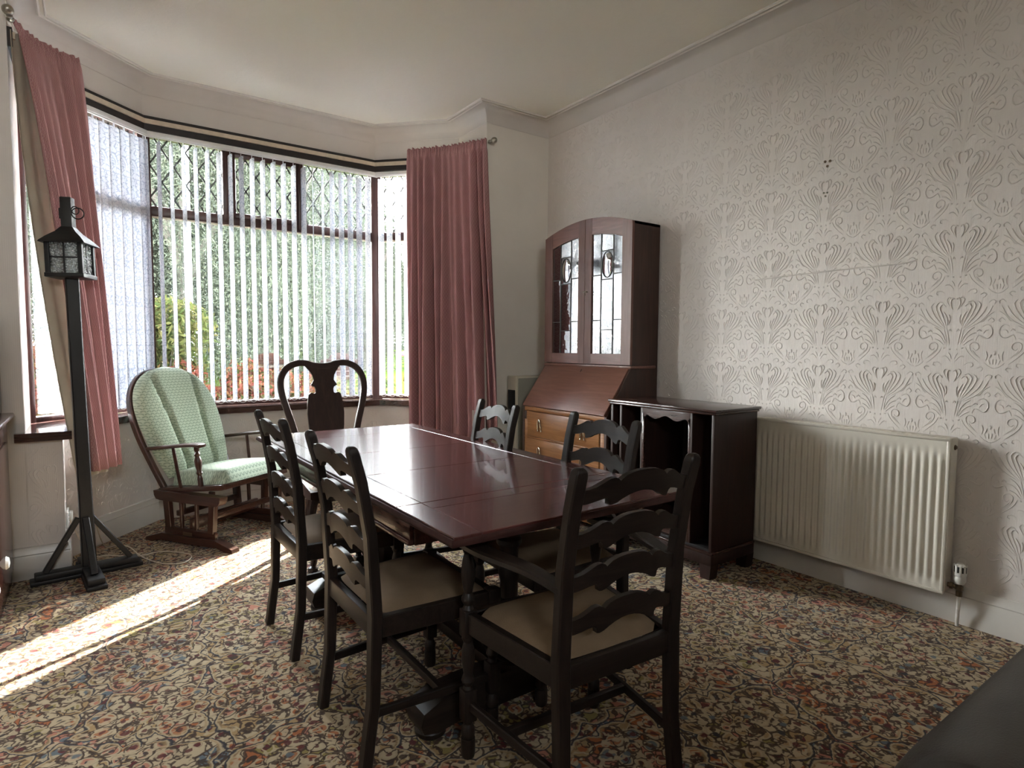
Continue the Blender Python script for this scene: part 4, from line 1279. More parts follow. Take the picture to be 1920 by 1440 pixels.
TILT = Matrix.Translation((0, 0, .35)) @ Matrix.Rotation(R(7), 4, 'X') @ Matrix.Translation((0, 0, -.35))
def tobj(name, bm, mat, ang=35):
    bmesh.ops.transform(bm, matrix=TILT, verts=bm.verts); return obj(name, bm, mat, gl, ang)
bm = bmnew()
for s in (-1, 1): box(bm, (s*.262-.02, -.26, .338), (s*.262+.02, .27, .372), .006)
box(bm, (-.262, .235, .338), (.262, .275, .374), .008); box(bm, (-.262, -.27, .338), (.262, -.235, .372), .006)
tobj('seat_frame', bm, MAT['rocker_x'])
def bk(x, sl, o=0.0):
    a = R(17); return Vector((x, -.235 - sl*math.sin(a) + o*math.cos(a), .36 + sl*math.cos(a) + o*math.sin(a)))
HP = [(-.255, 0), (-.285, .18), (-.308, .36), (-.305, .52), (-.265, .66), (-.175, .765), (-.08, .805), (0, .812)]
HP = HP + [(-a, b) for a, b in reversed(HP[:-1])]
bm = bmnew(); P = smooth_path([bk(a, b) for a, b in HP], 4)
sweep(bm, P, rect(.014, .021, .006), scale=[1.0]*len(P), up=Vector((0, 1, 0)))
tobj('back_hoop', bm, MAT['rocker_z'])
for x in (-.15, -.05, .05, .15):
    bm = bmnew(); tube(bm, [bk(x, .0), bk(x*1.05, .76)], .010, 8); tobj('back_spindle', bm, MAT['rocker_z'])
for s in (-1, 1):
    bm = bmnew(); P = smooth_path([(s*.285, -.335, .625), (s*.300, -.20, .628), (s*.305, .02, .632), (s*.305, .14, .628), (s*.305, .185, .618)], 4)
    n = len(P); sweep(bm, P, rect(.027, .011, .006), scale=[(.62+.5*min(1, i/(n-1)*1.3), 1) for i in range(n-1)]+[(.6, .75)])
    tobj('arm', bm, MAT['rocker_x'])
    bm = bmnew(); lathe(bm, [(.016, .37), (.016, .42), (.012, .44), (.019, .455), (.014, .47), (.020, .50), (.022, .53), (.014, .555), (.019, .57), (.012, .585), (.016, .60), (.014, .625)], 12, (s*.29, .115, 0))
    tobj('arm_support', bm, MAT['rocker_z'])
    bm = bmnew(); tube(bm, [(s*.285, -.06, .365), (s*.298, -.07, .628)], .010, 8); tobj('arm_spindle', bm, MAT['rocker_z'])
bm = bmnew(); pad_mesh(bm, .235, .272, -.235, .29, .375, .085, 16, .020); tobj('seat_cushion', bm, MAT['green_seat'], 70)
# back cushion with two stitched channels
bm = bmnew(); rows = []
NS, NX = 26, 33
def half_w(k):   # outline of the cushion, k along its height 0..1
    if k < .55: return .228+.075*math.sin(k/.55*PI/2)
    q = (k-.55)/.45
    return max(.012, .303*math.sqrt(max(0, 1-q**2.3)))
for side in (0, 1):
    g_ = []
    for j in range(NS+1):
        k = j/NS
        sl = .055+.765*k
        hw = half_w(k)
        row = []
        for i in range(NX+1):
            a = -1+2*i/NX
            x = a*hw
            rim = (1-abs(a)**5)**.5 if abs(a) < 1 else 0
            rim *= min(1, (1-k)*8)**.5*min(1, k*9+.15)**.5
            seam = .10 + .10*k*k if True else 0
            chx = .105+.055*(k**1.5)
            grv = math.exp(-((abs(x)-chx)/.011)**2)
            th = (.016+.060*rim - .034*grv*rim) if side else -.004*rim
            row.append(bm.verts.new(bk(x, sl, .026+th)))
        g_.append(row)
    rows.append(g_)
for side in (0, 1):
    g_ = rows[side]
    for j in range(NS):
        for i in range(NX):
            q = (g_[j][i], g_[j][i+1], g_[j+1][i+1], g_[j+1][i])
            bm.faces.new(q if not side else tuple(reversed(q)))
A_, B_ = rows
edge_ids = [(0, i) for i in range(NX+1)] + [(j, NX) for j in range(1, NS+1)] + [(NS, i) for i in range(NX-1, -1, -1)] + [(j, 0) for j in range(NS-1, 0, -1)]
for k in range(len(edge_ids)):
    p, q = edge_ids[k], edge_ids[(k+1) % len(edge_ids)]
    bm.faces.new((A_[p[0]][p[1]], A_[q[0]][q[1]], B_[q[0]][q[1]], B_[p[0]][p[1]]))
bmesh.ops.recalc_face_normals(bm, faces=bm.faces)
bc = tobj('back_cushion', bm, MAT['green_back'], 70)
bm = bmnew()
for s in (-1, 1):
    tube(bm, [bk(s*(.105+.055*(k**1.5)), .06+.745*k, .068 if k < .9 else .05) for k in [i/10 for i in range(11)]], .0022, 5)
sm_ = tobj('seam_piping', bm, plain('piping_dark_green', (.10, .15, .12), .8)); sm_.parent = bc

# ================================================================== bureau bookcase
bu = thing('bureau_bookcase', 'tall mahogany bureau bookcase with leaded glass doors and sloping fall front', 'bureau', (W-.024, 3.225, 0))
HWB = .455
sidep = [(-.475, .06), (-.475, .795), (-.470, .800), (-.258, 1.112), (-.247, 1.125), (-.247, 2.078), (0, 2.078), (0, .06)]
for s in (-1, 1):
    bm = bmnew(); prism(bm, [(a, z) for a, z in sidep], 0, .020, 'xz'); 
    bmesh.ops.transform(bm, matrix=Matrix.Translation((0, s*HWB-(.020 if s > 0 else 0), 0)), verts=bm.verts)
    bmesh.ops.recalc_face_normals(bm, faces=bm.faces)
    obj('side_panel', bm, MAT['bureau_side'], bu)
def arch(y): return 2.158 - .080*abs(y/HWB)**2.0
bm = bmnew()
ys = [-HWB + 2*HWB*i/20 for i in range(21)]
strip_prism(bm, [(y, arch(y)) for y in ys], [(y, arch(y)-.018) for y in ys], -.247, 0, lambda a, d, z: Vector((d, a, z)))
bmesh.ops.recalc_face_normals(bm, faces=bm.faces)
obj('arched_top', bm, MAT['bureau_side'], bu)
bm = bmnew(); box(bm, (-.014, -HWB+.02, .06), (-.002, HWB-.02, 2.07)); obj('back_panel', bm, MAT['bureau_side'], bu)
for z in (1.40, 1.72):
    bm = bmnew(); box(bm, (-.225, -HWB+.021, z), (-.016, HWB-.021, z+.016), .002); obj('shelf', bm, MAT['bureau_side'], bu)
bm = bmnew(); box(bm, (-.268, -HWB-.006, 1.104), (-.02, HWB+.006, 1.126), .006); box(bm, (-.470, -HWB+.02, .772), (-.02, HWB-.02, .794), .002)
obj('ledge', bm, MAT['bureau_y'], bu)
# doors
for s in (-1, 1):
    # y runs from the meeting stile (near 0) to the outer stile
    y0, y1 = .002, HWB-.001
    st_in, st_out, br, tr = .068, .088, .072, .115
    X0, X1 = -.268, -.247
    def Y(v): return s*v
    root_bm = bmnew()
    def stile(bm, ya, yb):
        zs = 1.130
        n_ = 5
        yy = [ya+(yb-ya)*i/n_ for i in range(n_+1)]
        strip_prism(bm, [(Y(v), arch(v)-.001) for v in yy], [(Y(v), zs) for v in yy], X0, X1, lambda a, d, z: Vector((d, a, z)))
    stile(root_bm, y0, y0+st_in); stile(root_bm, y1-st_out, y1)
    bmesh.ops.recalc_face_normals(root_bm, faces=root_bm.faces)
    dr = obj('door', root_bm, MAT['bureau_z'], bu)
    bm = bmnew(); a0, a1 = y0+st_in+.0006, y1-st_out-.0006
    yy = [a0+(a1-a0)*i/8 for i in range(9)]
    strip_prism(bm, [(Y(v), arch(v)-.001) for v in yy], [(Y(v), arch(v)-tr) for v in yy], X0+.001, X1, lambda a, d, z: Vector((d, a, z)))
    bmesh.ops.recalc_face_normals(bm, faces=bm.faces)
    obj('door_rail', bm, MAT['bureau_y'], dr)
    bm = bmnew()
    strip_prism(bm, [(Y(v), 1.130+br) for v in yy], [(Y(v), 1.130) for v in yy], X0+.001, X1, lambda a, d, z: Vector((d, a, z)))
    bmesh.ops.recalc_face_normals(bm, faces=bm.faces)
    obj('door_rail', bm, MAT['bureau_y'], dr)
    zb, zt0 = 1.130+br, 2.04
    cw = a1-a0; c1_, c2_ = a0+cw*.30, a0+cw*.70
    cols = [(a0, c1_), (c1_, c2_), (c2_, a1)]
    def zf(f_): return zb+(zt0-zb)*f_
    def pane(ya, yb, za, zbf, seed):
        bm = bmnew()
        q = [(ya+.002, za+.002), (yb-.002, za+.002), (yb-.002, (min(zbf, arch(yb)-tr))-.002), (ya+.002, (min(zbf, arch(ya)-tr))-.002)]
        prism(bm, [(Y(a), b) for a, b in q], X0+.011, X0+.014, 'yz')
        bmesh.ops.recalc_face_normals(bm, faces=bm.faces)
        cx_, cz_ = Y((ya+yb)/2), (za+zbf)/2
        rnd = random.Random(seed); M = Matrix.Translation((X0+.0125, cx_, cz_)) @ Euler((0, R(rnd.uniform(-.5, .5)), R(rnd.uniform(-1.6, 1.6)))).to_matrix().to_4x4() @ Matrix.Translation((-X0-.0125, -cx_, -cz_))
        bmesh.ops.transform(bm, matrix=M, verts=bm.verts)
        obj('pane', bm, MAT['cab_glass'], dr)
    sd = 5+s
    oz_, orz = zf(.735), .088
    for ci, (ya, yb) in enumerate(cols):
        br_ = [0, .28, .655, 1.05] if ci != 1 else [0, .20, .60, .615, .85, 1.05]
        if ci != 1:
            for k in range(3): sd += 7; pane(ya, yb, zf(br_[k]), zf(br_[k+1]), sd)
        else:
            sd += 7; pane(ya, yb, zf(0), zf(.20), sd); sd += 3; pane(ya, yb, zf(.20), zf(.615), sd); sd += 3; pane(ya, yb, zf(.85), zf(1.05), sd)
            sd += 5; pane(ya, yb, zf(.615), zf(.85), sd)
    bm = bmnew()
    oy_ = Y((c1_+c2_)/2); ow = (c2_-c1_)/2-.006
    nn = 20; ctr = bm.verts.new((X0+.003, oy_, oz_)); rings = []
    for q_ in (.35, .7, 1.0):
        rings.append([bm.verts.new((X0+.003+.009*q_*q_, oy_+ow*q_*math.cos(2*PI*i/nn), oz_+orz*q_*math.sin(2*PI*i/nn))) for i in range(nn)])
    for i in range(nn):
        bm.faces.new((ctr, rings[0][i], rings[0][(i+1) % nn]))
        for A, B in zip(rings[:-1], rings[1:]): bm.faces.new((A[i], B[i], B[(i+1) % nn], A[(i+1) % nn]))
    obj('oval_pane', bm, MAT['cab_glass'], dr)
    bm = bmnew()
    def bar(ya, za, yb, zb_): sweep(bm, [(X0+.010, Y(ya), za), (X0+.010, Y(yb), zb_)], rect(.0032, .0032), scale=[1, 1], up=Vector((1, 0, 0)))
    for c_ in (c1_, c2_): bar(c_, zb, c_, arch(c_)-tr)
    for (ya, yb), fs in zip(cols, ((.28, .655), (.20, .615, .85), (.28, .655))):
        for f_ in fs: bar(ya, zf(f_), yb, zf(f_))
    sweep(bm, [(X0+.009, oy_+ow*math.cos(2*PI*i/20), oz_+orz*math.sin(2*PI*i/20)) for i in range(20)], circ(.0036, 6), closed=True, up=Vector((1, 0, 0)))
    obj('lead_came', bm, MAT['lead'], dr)
    if s < 0:
        bm = bmnew(); tube(bm, [(X0+.002, Y(.030), 1.642), (X0-.028, Y(.030), 1.642)], .004, 8); box(bm, (X0-.030, Y(.030)-.019, 1.638), (X0-.026, Y(.030)+.019, 1.646), .001)
        tube(bm, [(X0-.028, Y(.030), 1.64), (X0-.020, Y(.032), 1.615)], .002, 6)
        obj('key', bm, MAT['brass_dark'], dr)
# fall front
e1, e2 = Vector((-.482, 0, .800)), Vector((-.262, 0, 1.102))
dd = (e2-e1); ln_ = dd.length; dd.normalize(); nn_ = Vector((-dd.z, 0, dd.x))
bm = bmnew()
box(bm, (0, -HWB+.012, -.010), (ln_, HWB-.012, .010), .005, M=Matrix((( dd.x, 0, nn_.x, e1.x), (0, 1, 0, 0), (dd.z, 0, nn_.z, e1.z), (0, 0, 0, 1))))
ff = obj('fall_front', bm, MAT['bureau_y'], bu)
bm = bmnew(); kp = e1+dd*(ln_-.035)+nn_*.0105; sweep(bm, [kp-dd*.014, kp+dd*.010], rect(.0035, .0012), scale=[.6, 1.3]); obj('keyhole', bm, MAT['cab_dark'], ff)
# carcase front rails and drawers
bm = bmnew()
for z0, z1 in ((.765, .795), (.560, .574), (.350, .364), (.06, .135)): box(bm, (-.474, -HWB+.0205, z0), (-.03, HWB-.0205, z1), .003)
for s in (-1, 1): box(bm, (-.473, s*HWB-(.06 if s > 0 else -.021), .06), (-.440, s*HWB-(.021 if s > 0 else -.06), .795), .003)
obj('front_frame', bm, MAT['drawer_oak'], bu)
for s in (-1, 1):
    bm = bmnew(); box(bm, (-.477, s*(HWB-.036)-.010, .700), (-.466, s*(HWB-.036)+.010, .762), .002); obj('loper', bm, MAT['bureau_side'], bu)
for (z0, z1) in ((.576, .762), (.366, .558), (.138, .348)):
    bm = bmnew(); box(bm, (-.480, -HWB+.063, z0), (-.05, HWB-.063, z1), .004); dw = obj('drawer', bm, MAT['drawer_oak'], bu)
    for y in (-.235, .235):
        zc = (z0+z1)/2
        bm = bmnew()
        P = smooth_path([(-.484, y-.020, zc-.042), (-.488, y-.017, zc-.02), (-.492, y-.014, zc+.012), (-.492, y-.008, zc+.034), (-.492, y, zc+.040), (-.492, y+.008, zc+.034), (-.492, y+.014, zc+.012), (-.488, y+.017, zc-.02), (-.484, y+.020, zc-.042)], 3)
        tube(bm, P, .0052, 8)
        lathe(bm, [(0, 0), (.008, .002), (.008, .010), (0, .013)], 8, M=Matrix.Translation((-.480, y, zc+.036)) @ Matrix.Rotation(-PI/2, 4, 'Y'))
        box(bm, (-.489, y-.026, zc-.050), (-.482, y-.014, zc-.040), .002); box(bm, (-.489, y+.014, zc-.050), (-.482, y+.026, zc-.040), .002)
        obj('pull', bm, MAT['chrome'], dw)
for sx in (0, 1):
    for s in (-1, 1):
        bm = bmnew(); x0 = -.475 if sx == 0 else -.06
        box(bm, (x0, s*(HWB-.03)-.03, 0), (x0+.06, s*(HWB-.03)+.03, .062), .004); obj('foot', bm, MAT['bureau_side'], bu)

# ================================================================== record cabinet
cb = thing('record_cabinet', 'low dark mahogany record cabinet with open front against the radiator', 'cabinet', (2.885, 2.318, 0))
CX, CY = .195, .383
bm = bmnew(); box(bm, (-CX-.022, -CY-.022, .905), (CX+.008, CY+.012, .922), .006); box(bm, (-CX-.012, -CY-.012, .892), (CX+.004, CY+.006, .906), .005)
obj('top', bm, MAT['cab_y'], cb)
for y in (-CY, CY-.018):
    bm = bmnew(); box(bm, (-CX, y, .10), (CX, y+.018, .892), .002); obj('side_panel', bm, MAT['cab_z'], cb)
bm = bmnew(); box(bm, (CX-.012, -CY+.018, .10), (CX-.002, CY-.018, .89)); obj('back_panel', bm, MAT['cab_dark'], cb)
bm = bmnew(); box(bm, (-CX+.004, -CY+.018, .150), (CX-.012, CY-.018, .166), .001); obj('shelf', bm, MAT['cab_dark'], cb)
for y in (-.232, .128, .300):
    bm = bmnew(); box(bm, (-CX+.002, y-.008, .166), (CX-.012, y+.008, .890), .001); obj('divider', bm, MAT['cab_z'], cb)
bm = bmnew()
ya, yb = -.224, .120
yy = [ya+(yb-ya)*i/24 for i in range(25)]
def scal(y):
    k = abs((y-(ya+yb)/2)/((yb-ya)/2)); return .845 + .012*math.cos(k*2.2*PI)*(1-k*.2) - (.045*max(0, (k-.82)/.18)**1.5)
strip_prism(bm, [(y, .890) for y in yy], [(y, scal(y)) for y in yy], -CX+.001, -CX+.016, lambda a, d, z: Vector((d, a, z)))
box(bm, (-CX+.001, ya-.004, .165), (-CX+.016, ya+.012, .86), .002); box(bm, (-CX+.001, yb-.012, .165), (-CX+.016, yb+.004, .86), .002)
bmesh.ops.recalc_face_normals(bm, faces=bm.faces)
obj('scalloped_front', bm, MAT['cab_y'], cb)
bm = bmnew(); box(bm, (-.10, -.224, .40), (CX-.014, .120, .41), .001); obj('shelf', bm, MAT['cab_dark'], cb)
bm = bmnew(); box(bm, (-CX-.012, -CY-.010, .135), (CX, CY+.006, .152), .006); obj('base_moulding', bm, MAT['cab_y'], cb)
bm = bmnew(); box(bm, (-CX-.006, -CY-.004, .075), (CX, CY+.002, .136), .003)
for y in (-CY-.004, CY-.070):
    for x in (-CX-.006, CX-.066):
        prism(bm, [(y, .08), (y+.074, .08), (y+.066, .0), (y+.008, .0)], x, x+.066, 'yz')
bmesh.ops.recalc_face_normals(bm, faces=bm.faces)
obj('plinth', bm, MAT['cab_z'], cb)
bm = bmnew(); M = Matrix.Translation((-.155, -.05, .185)) @ Matrix.Rotation(R(-28), 4, 'Y')
box(bm, (-.03, -.165, -.008), (.19, .165, .008), .003, M=M); obj('flap_door', bm, MAT['cab_y'], cb)

# ================================================================== radiator
RX, RY0, RY1, RZ0, RZ1 = W-.095, 1.015, 2.36, .155, .850
rd = thing('radiator', 'cream ribbed panel radiator fixed under the embossed wallpaper', 'radiator', (RX, 1.69, 0))
bm = bmnew()
per = .0333; n_r = 40; o_y = RY0+.016
NYR = int((RY1-RY0)/per*8); NZR = 22
grid = []
for j in range(NZR+1):
    z = RZ0+(RZ1-RZ0)*j/NZR
    e = min((z-RZ0-.035)/.030, (RZ1-.075-z)/.030); e = max(0, min(1, e)); e = e*e*(3-2*e)
    row = []
    for i in range(NYR+1):
        y = RY0+.012+(RY1-RY0-.024)*i/NYR
        ph = ((y-o_y)/per) % 1.0
        hgt = .5-.5*math.cos(2*PI*ph); hgt = hgt**0.8
        row.append(bm.verts.new((-.004 - .010*hgt*e - .003*(1-e), y-1.69, z)))
    grid.append(row)
for j in range(NZR):
    for i in range(NYR):
        bm.faces.new((grid[j][i], grid[j+1][i], grid[j+1][i+1], grid[j][i+1]))
obj('front_panel', bm, MAT['radiator'], rd, 60)
bm = bmnew()
y0, y1 = RY0-1.69, RY1-1.69
box(bm, (-.010, y0, RZ0-.012), (.002, y0+.014, RZ1), .004); box(bm, (-.010, y1-.014, RZ0-.012), (.002, y1, RZ1), .004)
box(bm, (-.012, y0, RZ0-.012), (.002, y1, RZ0+.004), .004); box(bm, (-.012, y0, RZ1-.012), (.004, y1, RZ1+.004), .004)
obj('panel_rim', bm, MAT['radiator'], rd)
bm = bmnew(); box(bm, (.062, y0, RZ0), (.070, y1, RZ1), .003); obj('rear_panel', bm, MAT['radiator'], rd)
bm = bmnew(); box(bm, (.002, y0-.001, RZ1-.006), (.070, y1, RZ1+.003), .002)
for i in range(30): box(bm, (.010, y0+.03+i*.044, RZ1+.003), (.060, y0+.052+i*.044, RZ1+.0045))
obj('top_grille', bm, MAT['radiator'], rd)
bm = bmnew(); box(bm, (.000, y0-.003, RZ0), (.070, y0+.002, RZ1), .002); obj('end_cover', bm, MAT['radiator'], rd)
bm = bmnew(); M = Matrix.Translation((.034, y0-.004, RZ1-.040)) @ Matrix.Rotation(PI/2, 4, 'X')
lathe(bm, [(.0, 0), (.012, 0), (.012, .003), (.007, .004), (.007, .008), (0, .008)], 12, M=M); obj('vent_plug', bm, MAT['brass_dark'], rd)
bm = bmnew(); lathe(bm, [(.0, 0), (.013, .0), (.013, .022), (.010, .026), (.016, .030), (.016, .046), (.010, .050), (.010, .058), (0, .058)], 12, (.034, y0-.048, RZ0-.012))
tube(bm, [(.034, y0-.002, RZ0+.028), (.034, y0-.048, RZ0+.028)], .010, 10)
tube(bm, [(.034, y0-.012, RZ0+.028), (.034, y0-.024, RZ0+.028)], .015, 6)
vl = obj('valve', bm, MAT['brass_dark'], rd)
bm = bmnew(); zv = RZ0+.045
lathe(bm, [(0, zv), (.017, zv), (.024, zv+.014), (.025, zv+.030), (.023, zv+.034), (.023, zv+.036), (.025, zv+.040), (.025, zv+.066), (.022, zv+.082), (.012, zv+.092), (0, zv+.094)], 18, (.034, y0-.048, 0))
for i in range(9):
    a = 2*PI*i/9; M = Matrix.Translation((.034, y0-.048, zv+.064)) @ Matrix.Rotation(a, 4, 'Z')
    box(bm, (.0225, -.0045, -.014), (.0262, .0045, .022), .001, M=M)
obj('valve_head', bm, MAT['white_plastic'], vl)
bm = bmnew()
for i in range(9):
    a = 2*PI*(i+.5)/9; M = Matrix.Translation((.034, y0-.048, zv+.066)) @ Matrix.Rotation(a, 4, 'Z')
    box(bm, (.0215, -.0032, -.012), (.0254, .0032, .014), .0005, M=M)
obj('valve_slots', bm, MAT['black_plastic'], vl)
bm = bmnew(); tube(bm, smooth_path([(.034, y0-.048, RZ0-.010), (.034, y0-.048, RZ0-.06), (.042, y0-.044, RZ0-.10), (.046, y0-.042, 0.001)], 5), .0075, 10); obj('pipe', bm, MAT['gloss_white'], rd)
# the plugged fixing holes high on the wall
for (y, z, s_, lb) in ((1.662, 2.222, 1.0, 'upper cluster of dark plugged screw holes high on the embossed wall'), (1.667, 2.064, .7, 'lower small cluster of screw holes on the embossed wall')):
    fx = thing('wall_plug', lb, 'wall plug', (W-.001, y, z))
    for k, (dy, dz) in enumerate(((-.013, .012), (.013, .014), (0, -.012))):
        bm = bmnew(); lathe(bm, [(0, 0), (.007*s_, 0), (.007*s_, .003), (.004*s_, .004), (.0035*s_, .002), (0, .0015)], 10, M=Matrix.Translation((0, dy*s_, dz*s_)) @ Matrix.Rotation(-PI/2, 4, 'Y'))
        obj('plug', bm, MAT['grey_enamel'] if s_ < .9 else MAT['brass_dark'], fx)

# ================================================================== panel heater in the corner
ht = thing('panel_heater', 'cream cased convector heater between rose curtain and bureau', 'heater', (2.97, 3.925, 0))
bm = bmnew(); box(bm, (-.185, -.065, .04), (.19, .062, 1.012), .008); obj('casing', bm, MAT['cream_enamel'], ht)
bm = bmnew(); box(bm, (-.170, -.070, .30), (.176, -.064, .995), .003); obj('front_panel', bm, MAT['grey_enamel'], ht)
bm = bmnew(); box(bm, (-.190, -.048, .62), (-.184, .048, .90), .002); gr_ = obj('grille', bm, MAT['black_plastic'], ht)
bm = bmnew()
for i in range(5): box(bm, (-.194, -.042+i*.0195, .63), (-.189, -.036+i*.0195, .89), .001)
obj('grille_bar', bm, plain('grille_bar_black', (.02, .02, .021), .4), gr_)
bm = bmnew(); box(bm, (-.17, -.06, 0), (-.13, .06, .042), .003); box(bm, (.13, -.06, 0), (.17, .06, .042), .003); obj('foot', bm, MAT['black_plastic'], ht)

# ================================================================== lantern floor lamp
LX, LY = -.030, 3.925
lp = thing('lantern_floor_lamp', 'black wooden street-lantern floor lamp on a braced cross foot', 'floor lamp', (LX, LY, 0), R(6))
LEAN = Matrix.Rotation(R(-1.0), 4, 'Y') @ Matrix.Translation((0, 0, 0))
def lobj(name, bm, mat, parent=None, ang=35):
    bmesh.ops.transform(bm, matrix=LEAN, verts=bm.verts); return obj(name, bm, mat, parent or lp, ang)
bm = bmnew(); box(bm, (-.255, -.045, 0), (.245, .045, .022), .005); box(bm, (-.235, -.038, .022), (.225, .038, .052), .005); obj('foot_beam', bm, MAT['lamp_black'], lp)
bm = bmnew(); box(bm, (-.045, -.305, 0), (.045, -.046, .022), .005); box(bm, (-.038, -.28, .022), (.038, -.039, .052), .005)
box(bm, (-.045, .046, 0), (.045, .20, .022), .005); box(bm, (-.038, .039, .022), (.038, .18, .052), .005)
obj('foot_beam', bm, MAT['lamp_black'], lp)
bm = bmnew()
sweep(bm, [(0, 0, .05), (0, 0, .30), (0, 0, .70), (0, 0, 1.2), (0, 0, 1.600)], rect(.031, .031, .005), scale=[1.05, 1.0, .98, .96, .96], up=Vector((0, 1, 0)))
lobj('post', bm, MAT['lamp_black'])
for d in ((-1, 0), (1, 0), (0, -1), (0, 1)):
    bm = bmnew(); k = .19 if d[1] == 0 else (.20 if d[1] < 0 else .13)
    sweep(bm, [(d[0]*k, d[1]*k, .054), (d[0]*.030-.012, d[1]*.030, .315)], rect(.013, .016, .003), scale=[1, 1], up=Vector((0, 1, 0)) if d[1] == 0 else Vector((1, 0, 0)))
    obj('brace', bm, MAT['lamp_black'], lp)
# lantern head, turned a little on the post
TURN = Matrix.Rotation(R(-26), 4, 'Z')
bm = bmnew(); hb = .073; z0, z1 = 1.605, 1.785
for sx in (-1, 1):
    for sy in (-1, 1):
        box(bm, (sx*hb-.011, sy*hb-.011, z0), (sx*hb+.011, sy*hb+.011, z1), .002)
box(bm, (-hb-.015, -hb-.015, z0-.012), (hb+.015, hb+.015, z0+.010), .003); box(bm, (-hb-.010, -hb-.010, z1-.014), (hb+.010, hb+.010, z1+.004), .002)
for k in range(4):
    M = Matrix.Rotation(k*PI/2, 4, 'Z')
    box(bm, (-.004, -hb-.004, z0), (.004, -hb+.004, z1), .001, M=M); box(bm, (-hb, -hb-.004, (z0+z1)/2-.004), (hb, -hb+.004, (z0+z1)/2+.004), .001, M=M)
bmesh.ops.transform(bm, matrix=TURN, verts=bm.verts); ln = lobj('lantern_frame', bm, MAT['lamp_iron'])
for k in range(4):
    for (xa, xb) in ((-hb+.010, -.004), (.004, hb-.010)):
        for (za, zb) in ((z0+.010, (z0+z1)/2-.004), ((z0+z1)/2+.004, z1-.014)):
            bm = bmnew(); box(bm, (xa, -hb-.0015, za), (xb, -hb+.0015, zb), M=Matrix.Rotation(k*PI/2, 4, 'Z'))
            bmesh.ops.transform(bm, matrix=TURN, verts=bm.verts); lobj('pane', bm, MAT['lamp_glass'], ln)
bm = bmnew()
L0 = [(.103, 1.768), (.099, 1.776), (.076, 1.802), (.046, 1.830), (.026, 1.858)]
rg = []
for rr, z in [(.094, 1.770)] + L0:
    rg.append([bm.verts.new((sx*rr, sy*rr, z)) for sx, sy in ((-1, -1), (1, -1), (1, 1), (-1, 1))])
bm.faces.new(list(reversed(rg[0])))
for A, B in zip(rg[:-1], rg[1:]):
    for i in range(4): bm.faces.new((A[i], A[(i+1) % 4], B[(i+1) % 4], B[i]))
bm.faces.new(rg[-1])
bmesh.ops.transform(bm, matrix=TURN, verts=bm.verts); lobj('lantern_roof', bm, MAT['lamp_iron'], None, 20)
bm = bmnew(); box(bm, (-.026, -.026, 1.852), (.026, .026, 2.010), .005); box(bm, (-.038, -.010, 1.90), (-.026, .010, 1.955), .003)
bmesh.ops.transform(bm, matrix=TURN, verts=bm.verts); lobj('post_cap', bm, MAT['lamp_black'])
bm = bmnew(); sweep(bm, [(.056+.028*math.cos(2*PI*i/18), -.03, 1.925+.028*math.sin(2*PI*i/18)) for i in range(18)], circ(.003, 6), closed=True, up=Vector((0, 1, 0)))
sweep(bm, [(.046+.014*math.cos(2*PI*i/14), -.033+.010*math.cos(2*PI*i/14), 1.940+.02*math.sin(2*PI*i/14)) for i in range(14)], circ(.0025, 6), closed=True, up=Vector((0, 1, 0)))
bmesh.ops.transform(bm, matrix=TURN, verts=bm.verts); lobj('ring', bm, MAT['lamp_iron'])
bm = bmnew(); lathe(bm, [(0, 1.615), (.016, 1.615), (.016, 1.647), (.013, 1.653), (.022, 1.675), (.027, 1.697), (.022, 1.72), (.010, 1.733), (0, 1.735)], 14); lobj('bulb', bm, MAT['white_plastic'])
# flex
bm = bmnew()
fl_ = [(-.115, 4.165, .255), (-.06, 4.17, .10), (-.01, 4.20, .012), (.06, 4.19, .005), (.14, 4.12, .005), (.22, 4.08, .005), (.32, 4.09, .005), (.42, 4.00, .005), (.46, 3.90, .005), (.40, 3.80, .005), (.30, 3.87, .005), (.22, 4.05, .006), (.165, 4.30, .006), (.10, 4.36, .006), (.05, 4.29, .030), (.02, 4.10, .16), (.005, 4.015, .28)]
tube(bm, smooth_path(fl_, 6), .0034, 6)
tag(obj('lamp_flex', bm, MAT['cream_plastic']), 'pale lamp flex looping over the carpet behind the lantern foot', 'cable')
sk = thing('wall_socket', 'white wall socket low on the short wall under the sill', 'socket', (-.1295, 4.165, .27))
bm = bmnew(); box(bm, (0, -.073, -.043), (.012, .073, .043), .004); obj('faceplate', bm, MAT['white_plastic'], sk)
bm = bmnew(); box(bm, (.012, .010, -.024), (.030, .062, .024), .005); obj('plug', bm, MAT['white_plastic'], sk)
bm = bmnew(); box(bm, (.012, -.05, -.010), (.0145, -.034, .010), .001); obj('switch', bm, MAT['white_plastic'], sk)

